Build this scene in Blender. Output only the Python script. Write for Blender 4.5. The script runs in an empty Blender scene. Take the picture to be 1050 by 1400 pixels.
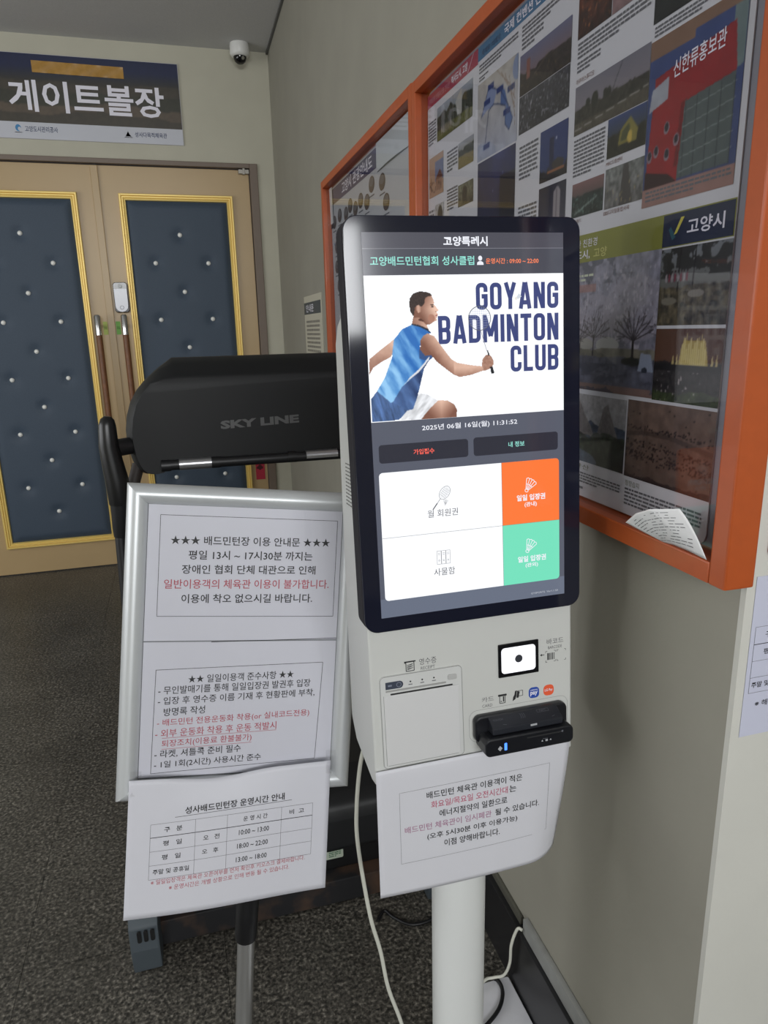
import bpy, bmesh, math, random
import numpy as np
from mathutils import Vector, Matrix
random.seed(7)
S = bpy.context.scene
C = S.collection
PI = math.pi

# ---------------------------------------------------------------- camera
cd = bpy.data.cameras.new('camera')
cam = bpy.data.objects.new('camera', cd); C.objects.link(cam); S.camera = cam
cd.sensor_fit = 'VERTICAL'; cd.sensor_height = 36.0; cd.lens = 36.0 * 967.0 / 1400.0
cd.clip_start = 0.02
R3 = Matrix(((0.95991, 0.09109, -0.26508), (-0.27938, 0.23479, -0.93103), (-0.02257, 0.96777, 0.25083)))
cam.matrix_world = Matrix.Translation((0, 0, 1.4)) @ R3.to_4x4()
# ---------------------------------------------------------------- world, lights, exposure
w = bpy.data.worlds.new('world'); S.world = w; w.use_nodes = True
w.node_tree.nodes['Background'].inputs[0].default_value = (0.75, 0.85, 1.0, 1)
w.node_tree.nodes['Background'].inputs[1].default_value = 0.3
S.view_settings.view_transform = 'Standard'
S.view_settings.look = 'None'
S.view_settings.exposure = 0.0
S.view_settings.gamma = 1.0
S.view_settings.use_curve_mapping = False

def area(name, loc, rot, sx, sy, energy, col):
    l = bpy.data.lights.new(name, 'AREA'); l.shape = 'RECTANGLE'; l.size = sx; l.size_y = sy
    l.energy = energy; l.color = col
    o = bpy.data.objects.new(name, l); C.objects.link(o); o.location = loc; o.rotation_euler = rot
    return o
# daylight entering through the entrance glazing behind the photographer and the far window
area('entrance_daylight', (-0.3, -3.53, 2.40), (PI/2, 0, 0), 3.1, 0.80, 138, (0.97, 0.985, 1.0))
area('left_fill_light', (-3.14, 1.8, 1.6), (0, -PI/2, 0), 1.4, 3.0, 52, (0.98, 0.99, 1.0))  # fill from an unseen side, added to brighten the right wall
area('far_window_daylight', (-2.86, 4.47, 1.42), (-PI/2, 0, 0), 0.62, 0.85, 3.0, (0.92, 0.96, 1.0))

# ---------------------------------------------------------------- helpers
def lin(c):
    c = np.asarray(c, float) / 255.0
    return np.where(c <= 0.04045, c / 12.92, ((c + 0.055) / 1.055) ** 2.4)

MATS = {}
def mat(name, rgb=(128,128,128), rough=0.5, metal=0.0, spec=0.5, emit=0.0, noise=None, bump=None, coat=0.0):
    """noise=(scale, amount): fine colour mottling; bump=(scale, strength, distance)"""
    if name in MATS: return MATS[name]
    m = bpy.data.materials.new(name); m.use_nodes = True; MATS[name] = m
    nt = m.node_tree; b = nt.nodes['Principled BSDF']
    col = (*[float(x) for x in lin(rgb)], 1)
    b.inputs['Base Color'].default_value = col
    b.inputs['Roughness'].default_value = rough
    b.inputs['Metallic'].default_value = metal
    b.inputs['Specular IOR Level'].default_value = spec
    b.inputs['Coat Weight'].default_value = coat
    if emit:
        b.inputs['Base Color'].default_value = (0.01, 0.01, 0.012, 1)
        b.inputs['Emission Color'].default_value = col
        b.inputs['Emission Strength'].default_value = emit
    if noise or bump:
        tc = nt.nodes.new('ShaderNodeNewGeometry')
    if noise:
        n = nt.nodes.new('ShaderNodeTexNoise'); n.inputs['Scale'].default_value = noise[0]
        n.inputs['Detail'].default_value = 5
        nt.links.new(tc.outputs['Position'], n.inputs['Vector'])
        r = nt.nodes.new('ShaderNodeMapRange')
        r.inputs[1].default_value = 0.3; r.inputs[2].default_value = 0.7
        r.inputs[3].default_value = 1 - noise[1]; r.inputs[4].default_value = 1 + noise[1]
        nt.links.new(n.outputs['Fac'], r.inputs[0])
        mx = nt.nodes.new('ShaderNodeMix'); mx.data_type = 'RGBA'; mx.blend_type = 'MULTIPLY'
        mx.inputs[0].default_value = 1
        mx.inputs[6].default_value = col
        nt.links.new(r.outputs[0], mx.inputs[7])
        nt.links.new(mx.outputs[2], b.inputs['Base Color'])
    if bump:
        n2 = nt.nodes.new('ShaderNodeTexNoise'); n2.inputs['Scale'].default_value = bump[0]
        n2.inputs['Detail'].default_value = 4
        nt.links.new(tc.outputs['Position'], n2.inputs['Vector'])
        bp = nt.nodes.new('ShaderNodeBump'); bp.inputs['Strength'].default_value = bump[1]
        bp.inputs['Distance'].default_value = bump[2]
        nt.links.new(n2.outputs['Fac'], bp.inputs['Height'])
        nt.links.new(bp.outputs['Normal'], b.inputs['Normal'])
    return m

def vcol_mat(name, emit=0.0, rough=0.45):
    if name in MATS: return MATS[name]
    m = bpy.data.materials.new(name); m.use_nodes = True; MATS[name] = m
    nt = m.node_tree; b = nt.nodes['Principled BSDF']
    a = nt.nodes.new('ShaderNodeAttribute'); a.attribute_name = 'Col'
    b.inputs['Roughness'].default_value = rough
    if emit:
        b.inputs['Base Color'].default_value = (0.01, 0.01, 0.012, 1)
        nt.links.new(a.outputs['Color'], b.inputs['Emission Color'])
        b.inputs['Emission Strength'].default_value = emit
    else:
        nt.links.new(a.outputs['Color'], b.inputs['Base Color'])
    return m

def glass_mat(name, tint=(1, 1, 1), refl=1.0, rough=0.02):
    if name in MATS: return MATS[name]
    m = bpy.data.materials.new(name); m.use_nodes = True; MATS[name] = m
    nt = m.node_tree; nt.nodes.clear()
    out = nt.nodes.new('ShaderNodeOutputMaterial'); mix = nt.nodes.new('ShaderNodeMixShader')
    t = nt.nodes.new('ShaderNodeBsdfTransparent'); g = nt.nodes.new('ShaderNodeBsdfGlossy')
    f = nt.nodes.new('ShaderNodeLayerWeight'); f.inputs['Blend'].default_value = 0.5
    pw = nt.nodes.new('ShaderNodeMath'); pw.operation = 'POWER'; pw.inputs[1].default_value = 5.0; nt.links.new(f.outputs['Facing'], pw.inputs[0])
    ma = nt.nodes.new('ShaderNodeMath'); ma.operation = 'MULTIPLY_ADD'; ma.inputs[1].default_value = 0.96; ma.inputs[2].default_value = 0.04; nt.links.new(pw.outputs[0], ma.inputs[0])
    t.inputs[0].default_value = (*tint, 1); g.inputs['Roughness'].default_value = rough
    mu = nt.nodes.new('ShaderNodeMath'); mu.operation = 'MULTIPLY'; mu.inputs[1].default_value = refl
    nt.links.new(ma.outputs[0], mu.inputs[0]); nt.links.new(mu.outputs[0], mix.inputs[0])
    nt.links.new(t.outputs[0], mix.inputs[1]); nt.links.new(g.outputs[0], mix.inputs[2])
    nt.links.new(mix.outputs[0], out.inputs[0])
    return m

class Frame:
    """a local frame (u right, v up, d out of the surface) in world space"""
    def __init__(s, o, a, b):
        s.o = Vector(o); s.a = Vector(a).normalized(); b = Vector(b); b = b - b.dot(s.a) * s.a
        s.b = b.normalized(); s.n = s.a.cross(s.b)
    def P(s, u, v, d=0.0): return s.o + float(u) * s.a + float(v) * s.b + float(d) * s.n
    def __call__(s, u, v, d=0.0): return s.P(u, v, d)

WORLD = lambda x, y, z=0.0: Vector((x, y, z))

class MB:
    def __init__(s): s.bm = bmesh.new(); s.mats = []
    def mi(s, m):
        if m is None: return 0
        if m not in s.mats: s.mats.append(m)
        return s.mats.index(m)
    def poly(s, pts, m=None):
        try:
            f = s.bm.faces.new([s.bm.verts.new(p) for p in pts]); f.material_index = s.mi(m)
        except ValueError: pass
    def prism(s, F, poly, e0, e1, axis='d', m=None):
        """poly in two axes, extruded from e0 to e1 along the third"""
        def q(a, b, e):
            return F(a, b, e) if axis == 'd' else (F(e, a, b) if axis == 'u' else F(a, e, b))
        A = [s.bm.verts.new(q(a, b, e0)) for a, b in poly]; B = [s.bm.verts.new(q(a, b, e1)) for a, b in poly]
        n = len(poly); k = s.mi(m); fs = []
        for i in range(n): fs.append(s.bm.faces.new((A[i], A[(i+1) % n], B[(i+1) % n], B[i])))
        fs.append(s.bm.faces.new(list(reversed(A)))); fs.append(s.bm.faces.new(B))
        for f in fs: f.material_index = k
    def box(s, F, u0, u1, v0, v1, d0, d1, m=None):
        s.prism(F, [(u0, v0), (u1, v0), (u1, v1), (u0, v1)], d0, d1, 'd', m)
    def rbox(s, F, u0, u1, v0, v1, r, d0, d1, m=None, seg=6):
        s.prism(F, rrect(u0, u1, v0, v1, r, seg), d0, d1, 'd', m)
    def tube(s, pts, rad, seg=12, m=None, cap=True):
        pts = [Vector(p) for p in pts]; n = len(pts); k = s.mi(m)
        rs = rad if isinstance(rad, (list, tuple)) else [rad] * n
        t = (pts[1] - pts[0]).normalized()
        u = t.orthogonal().normalized(); rings = []
        for i in range(n):
            t2 = ((pts[min(i+1, n-1)] - pts[i]).normalized() + (pts[i] - pts[max(i-1, 0)]).normalized())
            t2 = t2.normalized() if t2.length > 1e-9 else t
            u = (u - u.dot(t2) * t2).normalized(); v = t2.cross(u)
            rings.append([s.bm.verts.new(pts[i] + rs[i] * (math.cos(2*PI*j/seg) * u + math.sin(2*PI*j/seg) * v)) for j in range(seg)])
        for i in range(n-1):
            for j in range(seg):
                f = s.bm.faces.new((rings[i][j], rings[i][(j+1) % seg], rings[i+1][(j+1) % seg], rings[i+1][j])); f.material_index = k
        if cap:
            s.bm.faces.new(list(reversed(rings[0]))).material_index = k
            s.bm.faces.new(rings[-1]).material_index = k
    def lathe(s, c, axis, prof, seg=24, m=None):
        """prof: (radius, distance along axis)"""
        ax = Vector(axis).normalized(); u = ax.orthogonal().normalized(); v = ax.cross(u); c = Vector(c); k = s.mi(m); R = []
        for r, h in prof:
            R.append([s.bm.verts.new(c + ax*h + max(r, 1e-5) * (math.cos(2*PI*j/seg)*u + math.sin(2*PI*j/seg)*v)) for j in range(seg)])
        for i in range(len(R)-1):
            for j in range(seg):
                s.bm.faces.new((R[i][j], R[i][(j+1) % seg], R[i+1][(j+1) % seg], R[i+1][j])).material_index = k
        s.bm.faces.new(list(reversed(R[0]))).material_index = k; s.bm.faces.new(R[-1]).material_index = k
    def grid(s, fn, nu, nv, m=None):
        k = s.mi(m); V = [[s.bm.verts.new(fn(i / nu, j / nv)) for j in range(nv+1)] for i in range(nu+1)]
        for i in range(nu):
            for j in range(nv):
                s.bm.faces.new((V[i][j], V[i+1][j], V[i+1][j+1], V[i][j+1])).material_index = k
    def build(s, name, material=None, parent=None, bevel=0.0, seg=2, smooth=True, recalc=True):
        bm = s.bm
        if recalc: bmesh.ops.recalc_face_normals(bm, faces=bm.faces)
        if bevel:
            es = [e for e in bm.edges if len(e.link_faces) == 2 and e.calc_face_angle(0) > 0.5]
            bmesh.ops.bevel(bm, geom=es, offset=bevel, segments=seg, profile=0.6, affect='EDGES', clamp_overlap=True)
        if smooth:
            for f in bm.faces: f.smooth = not (bevel and (len(f.verts) > 4 or min(e.calc_length() for e in f.edges) > 3*bevel))
            for e in bm.edges:
                if len(e.link_faces) == 2 and e.calc_face_angle(0) > 0.7: e.smooth = False
        me = bpy.data.meshes.new(name); bm.to_mesh(me); bm.free()
        return link(name, me, material, parent, s.mats)

def link(name, me, material=None, parent=None, mats=()):
    if material is not None: me.materials.append(material)
    else:
        for m in mats: me.materials.append(m)
    o = bpy.data.objects.new(name, me); C.objects.link(o)
    if parent is not None:
        o.parent = parent
        w = world_loc(parent)
        me.transform(Matrix.Translation(-w))
    return o
def world_loc(o):
    v = Vector(o.location)
    while o.parent is not None:
        o = o.parent; v = v + Vector(o.location)
    return v
def centre(o):
    """move a mesh object's origin to the bottom centre of its mesh"""
    me = o.data; n = len(me.vertices); a = np.empty(n*3); me.vertices.foreach_get('co', a); a = a.reshape(-1, 3)
    c = Vector(((a[:, 0].min()+a[:, 0].max())/2, (a[:, 1].min()+a[:, 1].max())/2, a[:, 2].min()))
    me.transform(Matrix.Translation(-c)); o.location = Vector(o.location) + c
    return o
def tag(o, label, cat, group=None, kind=None):
    o['label'] = label; o['category'] = cat
    if group: o['group'] = group
    if kind: o['kind'] = kind
    return o
def thing(name, loc, label, cat, group=None):
    o = bpy.data.objects.new(name, None); C.objects.link(o); o.location = loc; o.empty_display_size = 0.05
    return tag(o, label, cat, group)
def struct(o, label, cat='structure'):
    o['kind'] = 'structure'; o['label'] = label; o['category'] = cat
    return o
def rrect(u0, u1, v0, v1, r, seg=6):
    P = []
    for cx, cy, a in ((u1-r, v0+r, -PI/2), (u1-r, v1-r, 0), (u0+r, v1-r, PI/2), (u0+r, v0+r, PI)):
        for i in range(seg+1):
            t = a + PI/2*i/seg; P.append((cx + r*math.cos(t), cy + r*math.sin(t)))
    return P

# ---- flat print: lettering, rules and icons laid on a surface through a mapping (u, v, height)
_tc = {}
def glyphs(txt, bold=0.0):
    key = (txt, bold)
    if key not in _tc:
        cu = bpy.data.curves.new('lettering', 'FONT'); cu.body = txt; cu.size = 1.0; cu.resolution_u = 2
        cu.offset = bold; cu.fill_mode = 'FRONT'
        o = bpy.data.objects.new('lettering', cu); C.objects.link(o)
        dg = bpy.context.evaluated_depsgraph_get()
        me = bpy.data.meshes.new_from_object(o.evaluated_get(dg))
        V = np.array([v.co[:2] for v in me.vertices]).reshape(-1, 2); Fc = [tuple(p.vertices) for p in me.polygons]
        bpy.data.objects.remove(o); bpy.data.curves.remove(cu); bpy.data.meshes.remove(me)
        _tc[key] = (V, Fc)
    return _tc[key]
class Print:
    def __init__(s): s.v = []; s.f = []; s.m = []; s.mats = []; s.n = 0
    def _m(s, m):
        if m not in s.mats: s.mats.append(m)
        return s.mats.index(m)
    def add(s, V, Fc, m, lay=0):
        k = s._m(m)
        s.v += [(float(x), float(y), lay) for x, y in V]
        for f in Fc: s.f.append(tuple(i + s.n for i in f)); s.m.append(k)
        s.n += len(V)
    def text(s, txt, u0, u1, v0, v1, m, bold=0.0, slope=0.0, lay=1, sheary=0.0):
        """fit the text's own outline into the box, slope lifts the right end"""
        V, Fc = glyphs(txt, bold)
        if len(V) == 0: return
        a, b = V.min(0), V.max(0)
        X = u0 + (V[:, 0]-a[0]) / (b[0]-a[0]) * (u1-u0)
        Y = v0 + (V[:, 1]-a[1]) / (b[1]-a[1]) * (v1-v0) + slope * (X-u0) / (u1-u0)
        s.add(np.stack([X, Y], 1), Fc, m, lay)
    def poly(s, pts, m, lay=0): s.add(pts, [tuple(range(len(pts)))], m, lay)
    def rect(s, u0, u1, v0, v1, m, lay=0, n=1):
        for i in range(n):
            a = u0 + (u1-u0)*i/n; b = u0 + (u1-u0)*(i+1)/n
            s.poly([(a, v0), (b, v0), (b, v1), (a, v1)], m, lay)
    def rrect(s, u0, u1, v0, v1, r, m, lay=0): s.poly(rrect(u0, u1, v0, v1, r), m, lay)
    def line(s, p, q, w, m, lay=1, n=1):
        p, q = np.array(p, float), np.array(q, float); t = (q-p)/np.linalg.norm(q-p); o = np.array([-t[1], t[0]])*w/2
        for i in range(n):
            a = p+(q-p)*i/n; b = p+(q-p)*(i+1)/n
            s.poly([tuple(a-o), tuple(b-o), tuple(b+o), tuple(a+o)], m, lay)
    def path(s, pts, w, m, lay=1, close=False):
        L = list(pts) + ([pts[0]] if close else [])
        for a, b in zip(L[:-1], L[1:]): s.line(a, b, w, m, lay)
    def ell(s, c, rx, ry, m, lay=1, seg=20, rot=0.0):
        s.poly([(c[0]+rx*math.cos(t)*math.cos(rot)-ry*math.sin(t)*math.sin(rot), c[1]+rx*math.cos(t)*math.sin(rot)+ry*math.sin(t)*math.cos(rot)) for t in [2*PI*i/seg for i in range(seg)]], m, lay)
    def ring(s, c, rx, ry, w, m, lay=1, seg=20, rot=0.0):
        P = [(c[0]+rx*math.cos(t)*math.cos(rot)-ry*math.sin(t)*math.sin(rot), c[1]+rx*math.cos(t)*math.sin(rot)+ry*math.sin(t)*math.cos(rot)) for t in [2*PI*i/seg for i in range(seg)]]
        s.path(P, w, m, lay, True)
    def frame(s, u0, u1, v0, v1, w, m, lay=1, slope=0.0, n=1):
        s.line((u0, v0), (u1, v0+slope), w, m, lay, n); s.line((u0, v1), (u1, v1+slope), w, m, lay, n)
        s.line((u0, v0), (u0, v1), w, m, lay, n); s.line((u1, v0+slope), (u1, v1+slope), w, m, lay, n)
    def greek(s, u0, u1, v0, v1, rows, m, lay=1):
        """tiny unreadable copy: rows of broken dashes"""
        h = (v1-v0)/rows
        for r in range(rows):
            v = v1 - (r+0.5)*h; u = u0; end = u1 if r < rows-1 else u0+(u1-u0)*0.6
            while u < end - h*0.4:
                L = min(random.uniform(0.8, 2.6)*h, end-u)
                s.rect(u, u+L, v-h*0.26, v+h*0.26, m, lay); u += L + h*0.35
    def build(s, name, F, parent, base=0.0003, step=0.00025):
        me = bpy.data.meshes.new(name)
        me.from_pydata([F(x, y, base + step*l) for x, y, l in s.v], [], s.f)
        me.polygons.foreach_set('material_index', s.m)
        # keep every face turned out of the surface
        nrm = (F(0.01, 0, 0)-F(0, 0, 0)).cross(F(0, 0.01, 0)-F(0, 0, 0))
        bm = bmesh.new(); bm.from_mesh(me)
        fl = [f for f in bm.faces if f.normal.dot(nrm) < 0]
        if fl: bmesh.ops.reverse_faces(bm, faces=fl)
        bm.to_mesh(me); bm.free()
        return link(name, me, None, parent, s.mats)

# ---- printed photographs: a fine grid of cells carrying colours worked out by small painting functions
_rs = np.random.RandomState(3)
_tab = _rs.rand(24, 64, 64)
def noise(x, y, seed=0, octv=4):
    out = 0; amp = 0.5
    for o in range(octv):
        T = _tab[(seed+o) % 24]; xi = np.floor(x).astype(int); yi = np.floor(y).astype(int)
        fx = x-xi; fy = y-yi; fx = fx*fx*(3-2*fx); fy = fy*fy*(3-2*fy)
        g = lambda a, b: T[a % 64, b % 64]
        out = out + amp*((g(xi, yi)*(1-fx)+g(xi+1, yi)*fx)*(1-fy)+(g(xi, yi+1)*(1-fx)+g(xi+1, yi+1)*fx)*fy)
        x = x*2.03+11; y = y*2.03+5; amp *= 0.5
    return out
def inpoly(X, Y, P):
    r = np.zeros(X.shape, bool); n = len(P)
    for i in range(n):
        x1, y1 = P[i]; x2, y2 = P[(i+1) % n]
        if y1 == y2: continue
        c = ((y1 > Y) != (y2 > Y)) & (X < (x2-x1)*(Y-y1)/(y2-y1)+x1); r ^= c
    return r
class Img:
    def __init__(s, X, Y, asp):
        s.X = X; s.Y = Y; s.asp = asp; s.c = np.zeros(X.shape+(3,)); s.mask = np.zeros(X.shape, bool)
    def put(s, m, col, a=1.0):
        a = np.asarray(a)[..., None] if np.ndim(a) else a
        s.c = np.where(m[..., None], s.c*(1-a) + np.asarray(col, float)*a, s.c); s.mask |= m
    def grad(s, c0, c1, m=None):
        t = s.Y[..., None]; g = np.asarray(c0, float)*(1-t)+np.asarray(c1, float)*t
        m = np.ones(s.X.shape, bool) if m is None else m
        s.c = np.where(m[..., None], g, s.c); s.mask |= m
    def below(s, h, col, jag=0.05, fr=8, seed=1, var=0.3, vf=20):
        hh = h + jag*(noise(s.X*fr, s.X*0+seed, seed)-0.5)*2
        m = s.Y < hh; k = 1+var*(noise(s.X*vf*s.asp, s.Y*vf, seed+3)-0.45)*3
        s.put(m, np.asarray(col, float)*k[..., None])
    def win(s, x0, x1, y0, y1):
        ny, nx = s.X.shape; a, b = max(0, int(x0*(nx-1))), min(nx, int(x1*(nx-1))+2); c, d = max(0, int(y0*(ny-1))), min(ny, int(y1*(ny-1))+2)
        return (slice(c, max(c, d)), slice(a, max(a, b)))
    def putw(s, w_, m, col, a=1.0):
        if m.size == 0: return
        s.c[w_] = np.where(m[..., None], s.c[w_]*(1-a)+np.asarray(col, float)*a, s.c[w_]); s.mask[w_] |= m
    def ell(s, cx, cy, rx, ry, col, a=1.0):
        w_ = s.win(cx-rx, cx+rx, cy-ry, cy+ry); s.putw(w_, ((s.X[w_]-cx)/rx)**2+((s.Y[w_]-cy)/ry)**2 < 1, col, a)
    def poly(s, P, col, a=1.0):
        xs = [p[0] for p in P]; ys = [p[1] for p in P]; w_ = s.win(min(xs), max(xs), min(ys), max(ys)); s.putw(w_, inpoly(s.X[w_], s.Y[w_], P), col, a)
    def rect(s, x0, x1, y0, y1, col, a=1.0):
        w_ = s.win(x0, x1, y0, y1); X, Y = s.X[w_], s.Y[w_]; s.putw(w_, (X >= x0) & (X <= x1) & (Y >= y0) & (Y <= y1), col, a)
    def line(s, p, q, w, col, a=1.0):
        A = s.asp; W_ = s.win(min(p[0], q[0])-w/A, max(p[0], q[0])+w/A, min(p[1], q[1])-w, max(p[1], q[1])+w); X, Y = s.X[W_], s.Y[W_]
        dx, dy = (q[0]-p[0])*A, q[1]-p[1]; L = dx*dx+dy*dy+1e-9
        t = np.clip(((X-p[0])*A*dx+(Y-p[1])*dy)/L, 0, 1); s.putw(W_, np.hypot((X-p[0])*A-t*dx, Y-p[1]-t*dy) < w, col, a)
    def mottle(s, f, amt, seed=5):
        s.c = s.c*(1+amt*(noise(s.X*f*s.asp, s.Y*f, seed)-0.47)*2)[..., None]
    def speck(s, y0, y1, f, th, col, seed=2, a=1.0, x0=0, x1=1):
        n = noise(s.X*f*s.asp, s.Y*f*0.7, seed, 2); s.put((n > th) & (s.Y > y0) & (s.Y < y1) & (s.X > x0) & (s.X < x1), col, a)
def photo(name, F, u0, u1, v0, v1, fn, material, parent, d=0.0, cell=0.0022, masked=False, blur=1, mute=0.0, gain=1.0):
    nx = max(4, int(round(abs(u1-u0)/cell))); ny = max(4, int(round(abs(v1-v0)/cell)))
    X, Y = np.meshgrid(np.linspace(0, 1, nx+1), np.linspace(0, 1, ny+1))
    im = Img(X, Y, abs(u1-u0)/abs(v1-v0)); fn(im)
    c = np.clip(im.c, 0, 255)
    for _ in range(blur):
        p = np.pad(c, ((1, 1), (1, 1), (0, 0)), 'edge'); c = (p[1:-1, 1:-1]*4+p[:-2, 1:-1]+p[2:, 1:-1]+p[1:-1, :-2]+p[1:-1, 2:])/8
    c = 128+(c-128)*(1.0 if gain == 1.0 else 1.12); c = np.clip(c*gain, 0, 255)
    if mute: c = c*(1-mute)+c.mean(-1, keepdims=True)*mute
    c = lin(c)
    o, a, b = F(0, 0, d), F(1, 0, d)-F(0, 0, d), F(0, 1, d)-F(0, 0, d)
    U = (u0+(u1-u0)*X)[..., None]; V = (v0+(v1-v0)*Y)[..., None]
    co = (np.array(o)+U*np.array(a)+V*np.array(b)).reshape(-1, 3)
    idx = np.arange((nx+1)*(ny+1)).reshape(ny+1, nx+1)
    Q = np.stack([idx[:-1, :-1], idx[:-1, 1:], idx[1:, 1:], idx[1:, :-1]], -1).reshape(-1, 4)
    if masked:
        mk = im.mask; km = (mk[:-1, :-1] & mk[:-1, 1:] & mk[1:, 1:] & mk[1:, :-1]).reshape(-1); Q = Q[km]
        used, inv = np.unique(Q.reshape(-1), return_inverse=True); co = co[used]; c = c.reshape(-1, 3)[used]; Q = inv.reshape(-1, 4)
    me = bpy.data.meshes.new(name); me.from_pydata(co.tolist(), [], Q.tolist())
    at = me.color_attributes.new('Col', 'FLOAT_COLOR', 'POINT')
    cc = np.ones((len(co), 4), np.float32); cc[:, :3] = c.reshape(-1, 3); at.data.foreach_set('color', cc.reshape(-1))
    return link(name, me, material, parent)

# ---------------------------------------------------------------- frames of reference
sl = 0.0164
W = Frame((0.60, 0.60, 0), (-sl, -1, 0), (0, 0, 1))            # right wall: u towards the photographer, d into the hall
K = Frame((0.22629, 0.86661, 1.51134), (0.99161, -0.01418, 0.00873), (-0.00768, 0.07311, 1.00557))   # kiosk face
A = Frame((-0.05636, 1.07765, 1.15954), (0.99143, -0.0239, -0.12815), (0.14721, 0.17624, 0.97331))   # poster stand face
DY = 4.52
D = Frame((0, DY, 0), (1, 0, 0), (0, 0, 1))                    # door wall
E = Frame((0, 0.612, 0), (1, 0, 0), (0, 0, 1))                 # end wall turning right
G = Frame((0, 0, 0), (1, 0, 0), (0, 1, 0))                     # floor: u = x, v = y, d = z
CZ = 2.925

# ---------------------------------------------------------------- setting
plaster = mat('cream plaster', (190, 187, 170), 0.75, noise=(6, 0.03), bump=(90, 0.15, 0.002))
plaster_r = mat('warm grey painted plaster', (154, 151, 139), 0.7, noise=(5, 0.04), bump=(120, 0.15, 0.002))
ceil_m = mat('grey ceiling paint', (196, 196, 196), 0.9, noise=(220, 0.06), bump=(260, 0.3, 0.002))

def granite():
    m = bpy.data.materials.new('dark speckled granite'); m.use_nodes = True; nt = m.node_tree; b = nt.nodes['Principled BSDF']
    g = nt.nodes.new('ShaderNodeNewGeometry')
    n1 = nt.nodes.new('ShaderNodeTexNoise'); n1.inputs['Scale'].default_value = 120; n1.inputs['Detail'].default_value = 3
    n2 = nt.nodes.new('ShaderNodeTexVoronoi'); n2.inputs['Scale'].default_value = 190
    n3 = nt.nodes.new('ShaderNodeTexNoise'); n3.inputs['Scale'].default_value = 3
    for n in (n1, n2, n3): nt.links.new(g.outputs['Position'], n.inputs['Vector'])
    cr = nt.nodes.new('ShaderNodeValToRGB'); e = cr.color_ramp.elements
    e[0].position = 0.34; e[0].color = (0.024, 0.023, 0.020, 1); e[1].position = 0.74; e[1].color = (0.21, 0.195, 0.165, 1)
    x = e.new(0.52); x.color = (0.078, 0.072, 0.060, 1)
    nt.links.new(n1.outputs['Fac'], cr.inputs[0])
    sep = nt.nodes.new('ShaderNodeSeparateColor'); nt.links.new(n2.outputs['Color'], sep.inputs[0])
    mr = nt.nodes.new('ShaderNodeMapRange'); mr.inputs[3].default_value = 0.45; mr.inputs[4].default_value = 1.55
    nt.links.new(sep.outputs[0], mr.inputs[0])
    mx = nt.nodes.new('ShaderNodeMix'); mx.data_type = 'RGBA'; mx.blend_type = 'MULTIPLY'; mx.inputs[0].default_value = 1
    nt.links.new(cr.outputs[0], mx.inputs[6]); nt.links.new(mr.outputs[0], mx.inputs[7])
    m2 = nt.nodes.new('ShaderNodeMapRange'); m2.inputs[1].default_value = 0.3; m2.inputs[2].default_value = 0.7; m2.inputs[3].default_value = 0.8; m2.inputs[4].default_value = 1.2
    nt.links.new(n3.outputs['Fac'], m2.inputs[0])
    mx2 = nt.nodes.new('ShaderNodeMix'); mx2.data_type = 'RGBA'; mx2.blend_type = 'MULTIPLY'; mx2.inputs[0].default_value = 1
    nt.links.new(mx.outputs[2], mx2.inputs[6]); nt.links.new(m2.outputs[0], mx2.inputs[7])
    nt.links.new(mx2.outputs[2], b.inputs['Base Color']); b.inputs['Roughness'].default_value = 0.42
    return m
gran = granite()
mb = MB(); mb.box(G, -3.2, 3.2, -3.6, 4.7, -0.1, -0.004); floor = struct(mb.build('floor', mat('dark tile joint', (34, 32, 29), 0.9)), 'dark granite floor of the hall laid in square slabs', 'floor')
mb = MB(); mb.rbox(G, 0.0005, 0.4495, 0.0005, 0.4495, 0.001, -0.02, 0.0, seg=1); tile_me = None
for i in range(-5, 3):
    for j in range(-1, 8):
        x0 = -0.46 + 0.45*i; y0 = 0.995 + 0.45*j
        if j < -1: continue
        if tile_me is None:
            o = mb.build('tile', gran, floor); tile_me = o.data
        else:
            o = bpy.data.objects.new('tile', tile_me); C.objects.link(o); o.parent = floor
        o.location = (x0, y0 + 0.035, 0)
# door wall with its opening
mb = MB()
mb.box(D, -3.2, -1.215, 0, CZ, -0.2, 0); mb.box(D, 0.567, 0.75, 0, CZ, -0.2, 0); mb.box(D, -1.215, 0.567, 2.345, CZ, -0.2, 0)
struct(mb.build('wall_back', plaster, smooth=False), 'cream plastered wall around the double doors', 'wall')
mb = MB(); mb.box(W, -4.2, -0.0203, 0, CZ, -0.2, 0)
struct(mb.build('wall_right', plaster_r, smooth=False), 'grey painted wall carrying the orange framed boards', 'wall')
mb = MB(); mb.prism(lambda a, b, e: Vector((a, b, e)), [(0.6002, 0.612), (3.2, 0.612), (3.2, 0.76), (0.81, 0.76), (0.81, 0.6202), (0.6003, 0.6202)], 0, CZ, 'd')
struct(mb.build('wall_end', mat('pale end wall plaster', (206, 205, 197), 0.7, noise=(4, 0.03), bump=(90, 0.15, 0.002)), smooth=False), 'pale wall face turning away at the right edge', 'wall')
mb = MB(); mb.box(G, -3.2, 3.2, -3.6, 4.7, CZ, CZ+0.1)
struct(mb.build('ceiling', ceil_m, smooth=False), 'grey painted ceiling above the doors', 'ceiling')
mb = MB(); mb.box(G, -3.4, -3.2, -3.6, 0.3, 0, CZ); mb.box(G, -3.4, -3.2, 3.3, 4.7, 0, CZ); mb.box(G, -3.4, -3.2, 0.3, 3.3, 0, 0.9); mb.box(G, -3.4, -3.2, 0.3, 3.3, 2.3, CZ)
struct(mb.build('wall_left', plaster, smooth=False), 'cream wall of the hall on the left with an opening for the added window', 'wall')
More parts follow.
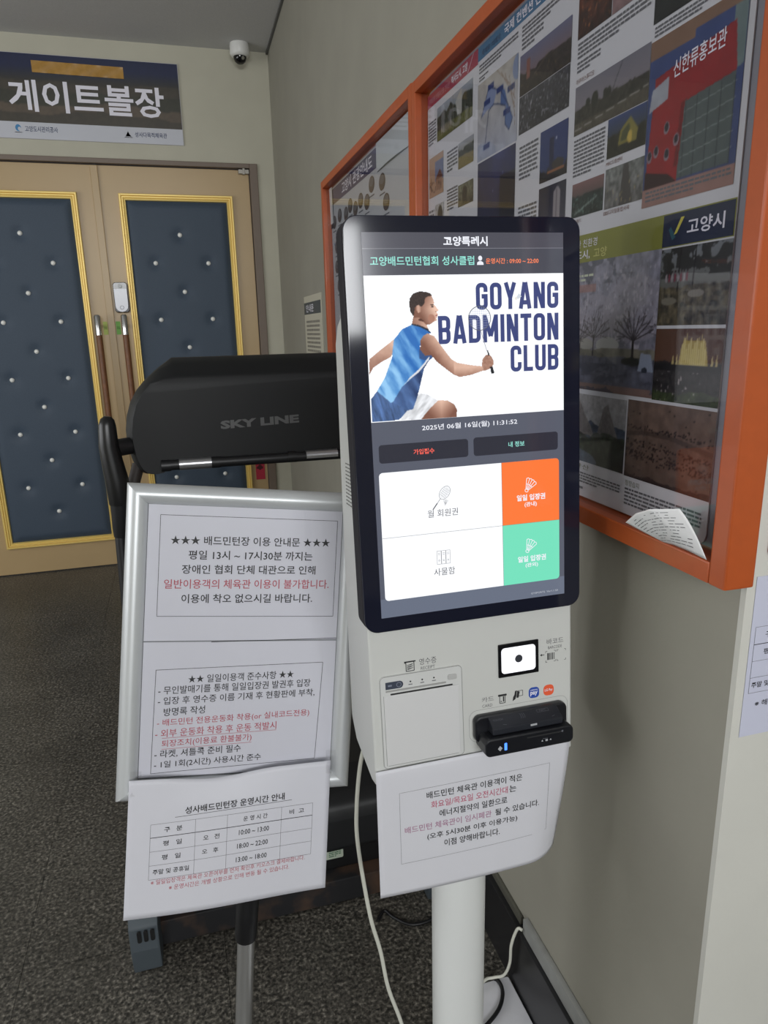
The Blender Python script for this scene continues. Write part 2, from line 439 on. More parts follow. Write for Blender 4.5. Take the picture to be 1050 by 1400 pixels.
mb = MB(); mb.box(G, -3.2, -1.9, -3.7, -3.6, 0, CZ); mb.box(G, 1.3, 3.2, -3.7, -3.6, 0, CZ); mb.box(G, -1.9, 1.3, -3.7, -3.6, 2.82, CZ)
mb.box(G, -1.9, 1.3, -3.7, -3.6, 0, 1.98)
struct(mb.build('wall_front', plaster, smooth=False), 'cream wall with the glazed entrance behind the photographer', 'wall')
mb = MB(); mb.box(G, 3.2, 3.3, -3.6, 0.8, 0, CZ)
struct(mb.build('wall_side', plaster, smooth=False), 'far side wall of the wider lobby on the right', 'wall')
wm = mat('window frame grey', (90, 92, 95), 0.5)
mb = MB()
for x in (-1.9, -0.83, 0.23, 1.27): mb.box(G, x, x+0.05, -3.6, -3.54, 1.98, 2.82)
mb.box(G, -1.9, 1.3, -3.6, -3.54, 1.98, 2.02); mb.box(G, -1.9, 1.3, -3.6, -3.54, 2.78, 2.82)
struct(mb.build('window_1', wm), 'grey framed glazing raised high over the entrance to avoid reflections', 'window')  # unseen glazing, set high so the notices do not reflect it
mb = MB()
for y in (0.3, 1.78, 3.25): mb.box(G, -3.2, -3.15, y, y+0.05, 0.9, 2.3)
mb.box(G, -3.2, -3.15, 0.3, 3.3, 0.9, 0.94); mb.box(G, -3.2, -3.15, 0.3, 3.3, 2.26, 2.3)
struct(mb.build('fill_window', wm), 'unseen grey framed window added around the left fill light', 'window')  # unseen frame added to go with the left fill lamp
mb = MB()
for x in (-3.19, -2.87, -2.55): mb.box(G, x, x+0.04, 4.44, 4.519, 0.96, 1.88)
for z in (0.96, 1.5, 1.85): mb.box(G, -3.19, -2.51, 4.44, 4.519, z, z+0.03)
struct(mb.build('window_3', wm), 'small grey framed window beside the double doors, outside the picture', 'window')
# skirting along the right wall
dk = mat('black stone skirting', (34, 34, 36), 0.35, noise=(40, 0.1))
mb = MB(); mb.box(W, -4.0, -0.014, 0, 0.158, 0.0005, 0.02)
struct(mb.build('baseboard_right', dk, bevel=0.002), 'black stone skirting along the grey wall', 'baseboard')
mb = MB(); mb.box(W, -4.0, -0.52, 0.1585, 0.178, 0.0005, 0.008)
struct(mb.build('trim_1', mat('olive grey cap strip', (84, 83, 74), 0.6), bevel=0.002), 'thin grey cap strip on the far part of the skirting', 'trim')
mb = MB(); mb.box(W, -0.50, -0.014, 0.1585, 0.196, 0.0005, 0.013)
struct(mb.build('trim_2', mat('light grey cable duct', (150, 151, 148), 0.5, noise=(30, 0.08)), bevel=0.003), 'light grey cable duct on top of the near skirting', 'trim')
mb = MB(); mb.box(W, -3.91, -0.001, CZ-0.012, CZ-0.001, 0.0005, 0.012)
struct(mb.build('trim_3', mat('dark shadow gap strip', (96, 96, 94), 0.7)), 'dark strip for the shadow line between grey wall and ceiling', 'trim')  # dark colour stands in for the shade along the ceiling joint

# ---------------------------------------------------------------- double door
beige = mat('beige lacquered door', (184, 158, 116), 0.35, noise=(3, 0.03))
gold = mat('gold moulding', (240, 210, 124), 0.36, metal=0.2)
quilt = mat('navy quilted leatherette', (60, 74, 90), 0.6, noise=(160, 0.08), bump=(400, 0.2, 0.001))
stud_m = mat('pearl stud', (238, 238, 232), 0.2, spec=0.8)
mb = MB()
fm = mat('brown grey door frame', (120, 106, 94), 0.5)
mb.box(D, 0.520, 0.565, 0, 2.343, -0.12, 0.012); mb.box(D, -1.213, -1.17, 0, 2.343, -0.12, 0.012); mb.box(D, -1.17, 0.52, 2.318, 2.343, -0.12, 0.012)
fr = struct(mb.build('trim_4', fm, bevel=0.003), 'brown grey metal frame around the double doors', 'trim')
stud_me = None
def door(name, n, x0, x1, hinge_right, panel, rows, label):
    global stud_me
    d = bpy.data.objects.new(name, None); C.objects.link(d); d.location = (x0 if not hinge_right else x1, DY, 0); struct(d, label, 'door')
    mb = MB(); mb.box(D, x0+0.002, x1-0.002, 0.006, 2.312, -0.06, -0.015); mb.build('leaf', beige, d, bevel=0.003)
    a, b, z0, z1 = panel
    mbm = MB()
    loops = []
    for o, dd in ((0, -0.0148), (0, 0.004), (0.003, 0.007), (0.010, 0.007), (0.0125, 0.0), (0.0155, 0.004), (0.021, 0.004), (0.0235, -0.003), (0.027, -0.001), (0.033, -0.001), (0.036, -0.0148)):
        loops.append([mbm.bm.verts.new(D(u, v, dd)) for u, v in ((a+o, z0+o), (b-o, z0+o), (b-o, z1-o), (a+o, z1-o))])
    for q0, q1 in zip(loops[:-1], loops[1:]):
        for k in range(4): mbm.bm.faces.new((q0[k], q0[(k+1) % 4], q1[(k+1) % 4], q1[k]))
    mbm.build('moulding', gold, d)
    mbm = None
    pa, pb, pz0, pz1 = a+0.036, b-0.036, z0+0.036, z1-0.036
    xc = (a+b)/2; pts = []
    for k, z in enumerate(rows):
        pts += [(xc, z)] if k % 2 == 0 else [(xc-0.149, z), (xc+0.149, z)]
    PX = np.array(pts)
    def f(i, j):
        u = pa+(pb-pa)*i; v = pz0+(pz1-pz0)*j
        dd = np.hypot(PX[:, 0]-u, PX[:, 1]-v); dip = np.exp(-(dd/0.035)**2).sum()
        edge = min(i, 1-i)*(pb-pa); edv = min(j, 1-j)*(pz1-pz0); e = min(1, min(edge, edv)/0.04)
        return D(u, v, -0.012 + 0.014*math.sin(e*PI/2) - 0.012*dip)
    mb = MB(); mb.grid(f, 44, 150); pan = mb.build('quilted_panel', quilt, d)
    for (x, z) in pts:
        if stud_me is None:
            m2 = MB(); m2.lathe((0, 0, 0), (0, -1, 0), [(0.013, 0), (0.013, 0.004), (0.010, 0.009), (0.005, 0.0115), (0.0005, 0.012)], 14)
            o = m2.build('stud', stud_m, pan); o.data.transform(Matrix.Translation(world_loc(pan))); stud_me = o.data
        else:
            o = bpy.data.objects.new('stud', stud_me); C.objects.link(o); o.parent = pan
        o.location = D(x, z, -0.010) - world_loc(pan)
    return d
rows = [1.952, 1.797, 1.637, 1.48, 1.318, 1.163, 1.003, 0.85, 0.69, 0.532, 0.378]
dl = door('door_1', 1, -1.168, -0.326, False, (-1.064, -0.435, 0.170, 2.168), rows, 'left door leaf in beige with gold framed navy quilted panel')
dr = door('door_2', 2, -0.324, 0.518, True, (-0.217, 0.412, 0.170, 2.168), rows, 'right door leaf in beige with navy panel, partly behind the treadmill')
mb = MB(); mb.box(D, -0.352, -0.312, 0.01, 2.31, -0.0145, -0.004); mb.build('meeting_strip', beige, dl, bevel=0.003)
wood = mat('brown wooden grip', (118, 76, 46), 0.45, noise=(50, 0.15)); chrome = mat('brushed chrome', (205, 205, 205), 0.22, metal=1.0)
for d_, x in ((dl, -0.400), (dr, -0.256)):
    mb = MB(); mb.tube([D(x, 0.70, 0.055), D(x, 1.40, 0.055)], 0.017, 16); h = mb.build('handle', wood, d_)
    mb = MB(); mb.tube([D(x, 1.40, 0.055), D(x, 1.505, 0.055), D(x, 1.513, 0.055)], [0.0178, 0.0178, 0.012], 16)
    mb.tube([D(x, 0.70, 0.055), D(x, 0.595, 0.055), D(x, 0.587, 0.055)], [0.0178, 0.0178, 0.012], 16)
    for z in (1.45, 0.65): mb.tube([D(x, z, 0.055), D(x, z, -0.015)], 0.008, 10)
    mb.build('handle_end', chrome, h)
# digital lock
mb = MB(); mb.rbox(D, -0.300, -0.222, 1.525, 1.692, 0.016, -0.015, 0.014); lk = mb.build('door_lock', mat('black gloss plastic', (14, 14, 16), 0.15), dr, bevel=0.003)
mb = MB(); mb.prism(D, [(-0.296, 1.655), (-0.295, 1.56)] + [(-0.261+0.034*math.cos(t), 1.562+0.034*math.sin(t)) for t in np.linspace(PI, 2*PI, 9)] + [(-0.227, 1.56), (-0.226, 1.655)], 0.0142, 0.024); mb.build('lock_cover', mat('silver white cover', (226, 228, 236), 0.25), lk, bevel=0.003)
pr = Print(); pr.ring((-0.261, 1.552), 0.010, 0.010, 0.002, mat('grey ink', (110, 112, 120))); pr.ell((-0.261, 1.672), 0.012, 0.012, mat('lock lens', (60, 66, 60), 0.2)); pr.build('marking', D, lk, 0.0245)
for d_, x0, x1, c in ((dl, -0.3785, -0.354, (170, 184, 96)), (dr, -0.308, -0.283, (120, 178, 84))):
    mb = MB(); mb.box(D, x0, x1, 1.402, 1.476, -0.0148, -0.0135); s_ = mb.build('sticker', mat('green sticker %d' % c[0], c, 0.6), d_)
    pr = Print(); pr.text('당기세요' if x0 < -0.33 else '미세요', x0+0.004, x1-0.004, 1.43, 1.45, mat('dark green ink', (60, 96, 40), 0.7), 0.01); pr.build('lettering', D, s_, -0.0134)
mb = MB(); mb.rbox(D, 0.455, 0.517, 2.288, 2.312, 0.004, -0.015, 0.012); mb.rbox(D, 0.478, 0.493, 2.283, 2.317, 0.004, 0.0, 0.018); mb.build('top_pivot', mat('worn pivot metal', (150, 146, 138), 0.35, metal=0.8), dr, bevel=0.002)
mb = MB(); mb.box(D, 0.440, 0.497, 0.475, 0.60, -0.0148, -0.0125); s_ = mb.build('red_tag', mat('red tag paper', (176, 40, 62), 0.6), dr)
pr = Print(); pr.rect(0.447, 0.487, 0.545, 0.560, mat('dark red ink', (70, 12, 24), 0.6)); pr.ell((0.467, 0.555), 0.013, 0.018, mat('dark red ink')); pr.build('marking', D, s_, -0.0122)
t = thing('door_stopper', D(-1.205, 0.0, 0.05), 'small brass door stopper on the floor at the left leaf hinge', 'door stopper')
mb = MB(); mb.lathe(D(-1.205, 0, 0.05), (0, 0, 1), [(0.016, 0), (0.018, 0.006), (0.012, 0.012)], 16); mb.build('base', mat('brass', (176, 146, 84), 0.3, metal=0.9), t)
mb = MB(); mb.lathe(D(-1.205, 0.012, 0.05), (0, 0, 1), [(0.011, 0), (0.013, 0.012), (0.009, 0.02)], 16); mb.build('bumper', mat('black rubber', (18, 18, 18), 0.7), t)

# ---------------------------------------------------------------- sign above the door
sg = thing('door_sign', D(-0.335, 2.42, 0.0), 'dark hall sign with big white letters on the wall above the doors', 'sign')
mb = MB(); mb.box(D, -0.84, 0.163, 2.424, 2.832, 0.0005, 0.008); mb.build('panel', mat('sign board edge', (190, 190, 195), 0.5), sg)
def sign_bg(im):
    im.grad((52, 46, 38), (46, 44, 38))
    im.below(0.62, (62, 56, 46), 0.08, 3, 2, 0.10); im.below(0.5, (50, 50, 38), 0.1, 4, 4, 0.08)
    im.below(0.32, (84, 72, 58), 0.12, 3, 6, 0.08); im.below(0.18, (58, 52, 40), 0.1, 4, 8, 0.08)
    t = np.clip((im.Y-0.62)/0.2, 0, 1); im.put(im.Y > 0.62, (20, 30, 66), t); im.mottle(30, 0.08)
PH = vcol_mat('printed picture ink', rough=0.4)
photo('printed_picture', D, -0.838, 0.161, 2.505, 2.830, sign_bg, PH, sg, d=0.0085, cell=0.006)
pr = Print(); white = mat('white print', (232, 230, 240), 0.5); grey_p = mat('pale grey print', (196, 198, 206), 0.5); navy_i = mat('navy ink', (44, 56, 96), 0.5)
pr.rect(-0.838, 0.161, 2.426, 2.505, grey_p)
pr.text('게이트볼장', -0.708, 0.075, 2.556, 2.708, white, 0.020, lay=2)
pr.text('고양도시관리공사', -0.650, -0.488, 2.458, 2.486, navy_i, 0.01, lay=2); pr.text('성사다목적체육관', -0.095, 0.075, 2.456, 2.482, navy_i, 0.01, lay=2)
pr.ell((-0.682, 2.475), 0.014, 0.017, mat('logo blue', (60, 130, 180))); pr.ell((-0.676, 2.470), 0.008, 0.010, grey_p, 2); pr.rect(-0.70, -0.665, 2.452, 2.455, navy_i)
pr.poly([(-0.145, 2.458), (-0.130, 2.484), (-0.124, 2.470), (-0.114, 2.458)], mat('logo gold', (150, 130, 80))); pr.rect(-0.15, -0.108, 2.452, 2.455, navy_i)
pr.build('lettering', D, sg, 0.0088, 0.0004)
tp = MB(); tp.grid(lambda i, j: D(-0.578+0.455*i, 2.744+0.056*j - 0.004*i, 0.0105+0.0012*math.sin(37*i+3*j)*math.sin(9*j+11*i)), 40, 4)
o = tp.build('adhesive_tape', mat('golden parcel tape', (176, 134, 66), 0.28, noise=(40, 0.1))); tag(centre(o), 'strip of gold brown tape stuck across the top of the hall sign', 'tape')

# ---------------------------------------------------------------- ceiling camera
cx, cy = 0.497, 4.42
t = thing('dome_camera', (cx, cy, CZ), 'small white dome security camera on the ceiling near the corner', 'camera')
wp = mat('white plastic', (226, 226, 222), 0.35)
mb = MB(); mb.lathe((cx, cy, CZ), (0, 0, -1), [(0.050, 0.0), (0.052, 0.012), (0.053, 0.052), (0.046, 0.062), (0.036, 0.065)], 28); mb.build('housing', wp, t)
mb = MB(); mb.lathe((cx, cy, CZ-0.062), (0, 0, -1), [(0.036, 0.0), (0.035, 0.012), (0.029, 0.026), (0.016, 0.036), (0.001, 0.039)], 24); mb.build('dome', mat('smoked dome', (12, 12, 14), 0.08), t)
mb = MB(); mb.lathe((cx+0.012, cy-0.030, CZ-0.076), (0.25, -0.6, -0.5), [(0.009, 0.0), (0.009, 0.004), (0.006, 0.005)], 14); mb.build('lens_ring', chrome, t)

# ---------------------------------------------------------------- framed boards on the right wall
orange = mat('orange lacquered frame', (178, 82, 34), 0.45, noise=(60, 0.04), coat=0.1)
acr = glass_mat('clear acrylic', (0.93, 0.93, 0.94), 0.45, 0.02)
def board(u0, u1, z0, z1, label, depth=0.04, wd=0.026):
    b = thing('display_board', W((u0+u1)/2, z0, 0), label, 'notice board', None)
    for (p, q, r, s_) in ((u0, u0+wd, z0, z1), (u1-wd, u1, z0, z1), (u0+wd, u1-wd, z0, z0+wd), (u0+wd, u1-wd, z1-wd, z1)):
        mb = MB(); mb.box(W, p, q, r, s_, 0.0005, depth); mb.build('frame_rail', orange, b, bevel=0.0025)
    mb = MB(); mb.box(W, u0+wd, u1-wd, z0+wd, z1-wd, 0.001, 0.006); mb.build('back_panel', orange, b)
    mb = MB(); mb.rbox(W, u0+wd+0.004, u1-wd-0.008, z0+wd+0.003, z1-wd-0.004, 0.022, 0.0062, 0.009); mb.build('backing_sheet', mat('grey backing sheet', (140, 140, 148), 0.5), b)
    mb = MB(); mb.box(W, u0+wd, u1-wd, z0+wd, z1-wd, 0.0225, 0.0245); g = mb.build('acrylic_pane', acr, b)
    return b
bd_l = board(-2.275, -1.1235, 1.105, 1.945, 'far orange framed board showing a map poster, left of the larger one')
bd_r = board(-1.1225, -0.002, 1.110, 1.942, 'near orange framed board filled with town photographs, behind the kiosk')
paper = mat('white poster paper', (206, 206, 210), 0.5)
ink = mat('black ink', (34, 34, 36), 0.6); ink_g = mat('grey small print', (104, 104, 108), 0.6)
# --- main poster: columns of town photographs
ps = thing('town_poster', W(-0.6, 1.14, 0.01), 'large poster of town photographs inside the near orange board', 'poster')
mb = MB(); mb.rbox(W, -1.088, -0.072, 1.139, 1.906, 0.014, 0.0095, 0.011, seg=4); mb.build('sheet', paper, ps)
def P_(u0, u1, v0, v1, fn, cell=0.0022): return photo('printed_photo', W, u0, u1, v0, v1, fn, PH, ps, d=0.0116, cell=cell, mute=0.10, gain=0.86)
def houses(im):
    im.grad((96, 110, 96), (170, 178, 190)); im.below(0.75, (52, 60, 44), 0.25, 5, 3, 0.5, 14); im.poly([(0.55, 0.75), (0.72, 1), (0.72, 0.3), (0.6, 0.35)], (190, 190, 184)); im.below(0.30, (104, 106, 52), 0.05, 6, 5, 0.3, 16); im.rect(0.475, 0.49, 0, 1, (150, 150, 146))
    for k in range(6): im.ell(0.14+0.055*k, 0.25, 0.02, 0.14, (150, 140, 120))
def field(im): im.grad((150, 140, 96), (176, 180, 190)); im.below(0.72, (56, 62, 42), 0.14, 6, 2, 0.4); im.below(0.45, (140, 124, 66), 0.03, 3, 7, 0.2)
def pagoda(im):
    im.grad((190, 150, 122), (196, 164, 140)); im.rect(0.42, 1, 0.35, 0.85, (116, 132, 170)); im.poly([(0.45, 0.40), (0.95, 0.40), (0.85, 0.52), (0.75, 0.62), (0.62, 0.52)], (112, 60, 48)); im.rect(0.5, 0.9, 0.12, 0.4, (160, 116, 96)); im.speck(0.1, 0.4, 16, 0.5, (90, 64, 56)); im.speck(0.3, 0.6, 10, 0.52, (150, 108, 70), 4, 1, 0, 0.35)
def statue(im): im.grad((96, 90, 72), (124, 128, 104)); im.mottle(10, 0.6); im.ell(0.45, 0.55, 0.16, 0.3, (58, 56, 48)); im.rect(0.3, 0.6, 0.1, 0.4, (64, 60, 50))
def tree_s(im): im.grad((176, 174, 166), (190, 190, 188)); im.ell(0.6, 0.55, 0.3, 0.4, (52, 58, 46)); im.mottle(14, 0.3)
def mapp(im):
    im.grad((186, 190, 206), (192, 186, 176)); im.ell(0.1, 0.02, 0.4, 0.2, (150, 162, 190), 0.5); im.mottle(8, 0.1)
    im.poly([(0.60, 0.72), (0.7, 0.7), (0.78, 0.5), (0.9, 0.3), (0.82, 0.18), (0.72, 0.28), (0.74, 0.5), (0.6, 0.55)], (90, 120, 176)); im.ell(0.98, 0.85, 0.10, 0.14, (140, 156, 190))
    im.poly([(0.1, 0.55), (0.3, 0.88), (0.5, 0.76), (0.42, 0.60), (0.25, 0.6)], (140, 156, 196))
    L = [(0.1, 0.55), (0.3, 0.88), (0.6, 0.72), (0.78, 0.5), (0.9, 0.3), (0.82, 0.18), (0.72, 0.28), (0.72, 0.5), (0.55, 0.58), (0.42, 0.62), (0.3, 0.58), (0.22, 0.2)]
    for a, b in zip(L[:-1], L[1:]): im.line(a, b, 0.007, (50, 62, 104))
    for a in [(0.35, 0.86), (0.58, 0.74), (0.25, 0.70), (0.85, 0.66), (0.76, 0.42), (0.25, 0.15)]: im.rect(a[0]-0.08, a[0]+0.08, a[1]-0.035, a[1]+0.035, (36, 62, 130))
    for k in range(5): im.line((0.5+0.1*k, 1.0-0.06*k), (0.95, 0.6-0.1*k), 0.004, (150, 120, 96))
def night(im):
    im.grad((20, 26, 48), (52, 56, 108)); im.mottle(5, 0.3, 3); im.rect(0.62, 1, 0, 0.8, (20, 20, 34), 0.7)
    im.speck(0.55, 1, 14, 0.66, (150, 160, 220), 3, 0.6); im.speck(0.0, 0.5, 24, 0.68, (110, 120, 170), 6, 0.5)
def dusk(im):
    im.grad((150, 110, 96), (116, 118, 150)); im.below(0.52, (56, 46, 42), 0.12, 6, 2, 0.5, 18); im.rect(0.14, 0.22, 0.35, 0.8, (150, 96, 84)); im.speck(0, 0.4, 26, 0.62, (200, 160, 100), 4, 0.7); im.line((0.3, 0.3), (0.6, 0.62), 0.012, (130, 110, 96))
def crowd(im): im.grad((52, 52, 60), (72, 72, 80)); im.mottle(20, 0.6); im.speck(0, 1, 22, 0.55, (170, 168, 176), 3); im.speck(0, 1, 30, 0.62, (24, 24, 30), 7); im.line((0.5, 0.3), (0.62, 0.25), 0.02, (150, 150, 158))
def tower(im): im.grad((44, 66, 120), (54, 70, 128)); im.below(0.22, (40, 40, 48), 0.1, 8, 2, 0.4); im.rect(0.36, 0.52, 0.15, 0.8, (34, 42, 84)); im.ell(0.68, 0.26, 0.22, 0.1, (66, 60, 60)); im.rect(0.3, 0.9, 0.12, 0.17, (176, 110, 70)); im.ell(0.6, 0.75, 0.02, 0.03, (220, 220, 230))
def highrise(im): im.grad((96, 96, 110), (36, 40, 66)); im.below(0.25, (40, 40, 46), 0.1, 8, 4, 0.4); im.poly([(0.55, 0.1), (0.56, 0.85), (0.7, 0.95), (0.8, 0.85), (0.8, 0.1)], (168, 160, 164)); im.rect(0.66, 0.68, 0.1, 0.9, (96, 92, 100)); im.speck(0, 0.3, 20, 0.58, (190, 186, 180), 3)
def autumn(im): im.grad((60, 34, 26), (150, 80, 44)); im.mottle(12, 0.7); im.speck(0, 1, 26, 0.6, (190, 120, 60), 5)
def pinkish(im): im.grad((150, 120, 120), (170, 140, 140)); im.mottle(8, 0.2)
def darkgreen(im): im.grad((30, 34, 32), (54, 60, 58)); im.mottle(9, 0.5); im.rect(0.52, 0.55, 0, 1, (130, 130, 130))
def skyline(im):
    im.grad((158, 146, 150), (130, 128, 140)); im.below(0.52, (64, 62, 54), 0.08, 7, 3, 0.4); im.line((0.52, 0.45), (0.66, 0.98), 0.008, (50, 50, 54))
    for x, r in ((0.2, 0.06), (0.3, 0.09), (0.45, 0.06), (0.5, 0.05)): im.ell(x, 0.56, r/1.8, r*1.7, (52, 54, 46))
    im.below(0.24, (92, 86, 74), 0.02, 4, 5, 0.2); im.line((0, 0.10), (1, 0.28), 0.01, (170, 166, 158))
def temple(im): im.grad((70, 70, 40), (66, 84, 136)); im.below(0.55, (50, 50, 36), 0.15, 6, 3, 0.5); im.poly([(0.3, 0.25), (0.35, 0.6), (0.6, 0.85), (0.8, 0.5), (0.78, 0.2)], (150, 140, 70)); im.poly([(0.35, 0.3), (0.4, 0.55), (0.58, 0.7), (0.6, 0.3)], (92, 96, 60)); im.ell(0.6, 0.35, 0.06, 0.16, (220, 190, 90))
def citynight(im): im.grad((50, 64, 60), (150, 110, 110)); im.below(0.62, (46, 60, 58), 0.04, 6, 2, 0.5, 14); im.speck(0, 0.55, 18, 0.58, (150, 190, 176), 3, 0.8); im.line((0.1, 0.1), (0.8, 0.45), 0.03, (180, 196, 186), 0.6)
def street(im): im.grad((120, 118, 116), (130, 134, 130)); im.mottle(10, 0.5); im.poly([(0.4, 0), (0.48, 1), (0.6, 1), (0.75, 0)], (86, 82, 80)); im.speck(0, 0.6, 16, 0.6, (190, 170, 120), 3)
def redhall(im):
    im.grad((70, 84, 130), (62, 82, 140)); im.rect(0, 1, 0.93, 1, (146, 112, 90)); im.rect(0, 1, 0, 0.115, (170, 130, 120))
    im.put((im.Y > 0.885) & (im.X < 0.5), (146, 112, 90))
    im.poly([(0.88, 0.93), (0.88, 0.60), (1, 0.62), (1, 0.93)], (120, 140, 140))
    im.poly([(0.02, 0.115), (0.08, 0.77), (0.90, 0.86), (0.94, 0.60), (0.44, 0.56), (0.40, 0.115)], (168, 36, 44))
    im.poly([(0.44, 0.56), (0.94, 0.60), (0.94, 0.125), (0.40, 0.125)], (92, 104, 104))
    for k in range(5): im.line((0.43, 0.50-0.085*k), (0.95, 0.545-0.085*k), 0.003, (140, 150, 148)); im.line((0.45+0.12*k, 0.12), (0.45+0.12*k, 0.57), 0.003, (60, 70, 72))
    im.poly([(0.40, 0.56), (0.44, 0.57), (0.40, 0.2), (0.36, 0.2)], (130, 24, 34))
    im.poly([(0.02, 0.58), (0.24, 0.62), (0.24, 0.75), (0.05, 0.71)], (176, 180, 190)); im.mottle(16, 0.07)
    im.poly([(0.02, 0.115), (0.4, 0.115), (0.3, 0.17), (0.02, 0.22)], (60, 24, 32))
    for a in ((0.25, 0.45), (0.14, 0.33), (0.06, 0.31), (0.27, 0.29), (0.37, 0.36)): im.ell(a[0], a[1], 0.033, 0.038, (150, 130, 140)); im.ell(a[0], a[1]+0.005, 0.022, 0.026, (50, 44, 56))
    im.speck(0.13, 0.5, 20, 0.66, (220, 90, 90), 5, 0.5, 0.05, 0.36)
def cherry(im):
    im.grad((120, 118, 132), (156, 156, 172)); im.mottle(22, 0.30, 8)
    im.put((noise(im.X*9, im.Y*9, 4) > 0.5) & (im.Y > 0.82) & (im.X < 0.62), (92, 94, 108), 0.7)
    for cx_, cy_, rx_, ry_ in ((0.80, 0.62, 0.30, 0.24), (0.42, 0.56, 0.22, 0.18), (0.20, 0.50, 0.2, 0.14)):
        m_ = (((im.X-cx_)/rx_)**2+((im.Y-cy_)/ry_)**2 < 0.75+0.5*noise(im.X*12, im.Y*12, 2)); im.put(m_, (176, 170, 182), 0.45)
    im.speck(0.32, 0.92, 40, 0.53, (196, 190, 202), 11, 0.75); im.speck(0.32, 0.88, 44, 0.58, (96, 90, 102), 6, 0.5)
    im.ell(0.55, 0.36, 0.12, 0.06, (188, 188, 186)); im.ell(0.30, 0.36, 0.1, 0.05, (170, 168, 160))
    im.below(0.33, (122, 118, 104), 0.02, 5, 2, 0.2, 16); im.below(0.27, (98, 100, 116), 0.02, 3, 3, 0.25, 20)
    im.rect(0, 1, 0, 0.055, (140, 112, 104)); rr = random.Random(5)
    im.put((im.Y < 0.22) & (noise(im.X*8-im.Y*12, im.Y*22, 9) > 0.53), (70, 72, 88), 0.7)
    def tree(x, y, h, w_, n):
        im.line((x, y), (x+0.005, y+h*0.42), w_, (44, 38, 40))
        for k in range(n):
            a = PI*(0.12+0.76*k/(n-1)); L = h*rr.uniform(0.5, 0.72); x1 = x+math.cos(a)*L*0.75; y1 = y+h*0.36+math.sin(a)*L*0.85
            im.line((x+0.003, y+h*0.36), (x1, y1), w_*0.33, (58, 52, 56))
            for q in range(3):
                f_ = rr.uniform(0.35, 0.8); b = a+rr.uniform(-0.7, 0.7); xs = x+math.cos(a)*L*0.75*f_; ys = y+h*0.36+math.sin(a)*L*0.85*f_
                im.line((xs, ys), (xs+math.cos(b)*0.09, ys+math.sin(b)*0.09), 0.0028, (70, 64, 70), 0.8)
    tree(0.80, 0.25, 0.40, 0.013, 9); tree(0.40, 0.28, 0.36, 0.008, 7); tree(0.25, 0.29, 0.28, 0.006, 6); tree(0.14, 0.29, 0.24, 0.005, 5)
    im.ell(0.80, 0.245, 0.10, 0.03, (34, 38, 32)); im.poly([(0.86, 0.18), (0.88, 0.31), (0.97, 0.30), (1, 0.18)], (150, 160, 180)); im.ell(0.92, 0.19, 0.025, 0.02, (50, 56, 70))
    for cx_ in (0.06, 0.12): 
        for k in range(12):
            t0 = 2*PI*k/12; t1 = 2*PI*(k+1)/12; im.line((cx_+0.025*math.cos(t0), 0.15+0.03*math.sin(t0)), (cx_+0.025*math.cos(t1), 0.15+0.03*math.sin(t1)), 0.003, (30, 30, 34))
    im.ell(0.08, 0.23, 0.03, 0.05, (46, 56, 84)); im.ell(0.09, 0.29, 0.015, 0.018, (70, 60, 56))
    im.rect(0.0, 0.40, 0.765, 0.83, (184, 120, 108), 0.55)
def woods(im):
    im.grad((84, 78, 62), (140, 146, 152)); im.put((im.Y > 0.62) & (noise(im.X*9, im.Y*9, 5) > 0.44), (46, 46, 42), 0.85)
    im.below(0.50, (88, 80, 60), 0.04, 6, 2, 0.5, 16); im.speck(0, 0.42, 9, 0.56, (140, 132, 116), 4, 0.6); im.speck(0, 0.3, 16, 0.55, (44, 44, 34), 9, 0.8)
    for x in (0.28, 0.5): im.line((x, 0.45), (x+0.02, 1), 0.010, (40, 36, 34))
    for k in range(8): im.ell(0.1+0.045*k, 0.62, 0.016, 0.06, (140, 60, 80) if k % 2 else (170, 160, 166)); im.ell(0.1+0.045*k, 0.70, 0.011, 0.02, (60, 44, 44))
    im.ell(0.56, 0.40, 0.12, 0.05, (150, 144, 132)); im.ell(0.16, 0.32, 0.12, 0.05, (132, 126, 110))
def fountain(im):
    im.grad((110, 76, 58), (104, 70, 50)); im.below(0.56, (40, 34, 32), 0.05, 6, 3, 0.3)
    for k in range(11): im.poly([(0.40+0.036*k, 0.52), (0.418+0.036*k, 0.86+0.11*math.sin(k*1.1)), (0.436+0.036*k, 0.52)], (210, 190, 110)); 
    im.poly([(0.38, 0.52), (0.44, 0.84), (0.76, 0.84), (0.82, 0.52)], (214, 190, 96), 0.85)
    for k in range(12): im.line((0.43+0.03*k, 0.52), (0.44+0.029*k, 0.80+0.08*math.sin(k*2.1)), 0.012, (244, 226, 150), 0.8)
    for x in (0.3, 0.36, 0.87, 0.93): im.poly([(x-0.02, 0.52), (x, 0.68), (x+0.02, 0.52)], (206, 186, 120))
    im.rect(0, 1, 0.44, 0.52, (26, 24, 26)); im.below(0.44, (48, 44, 44), 0.02, 5, 4, 0.5); im.below(0.16, (62, 74, 42), 0.08, 3, 8, 0.3)
    im.speck(0.0, 0.42, 20, 0.58, (186, 176, 176), 6, 0.9, 0, 0.75); im.speck(0.02, 0.42, 24, 0.6, (14, 14, 20), 12, 1, 0, 0.8)
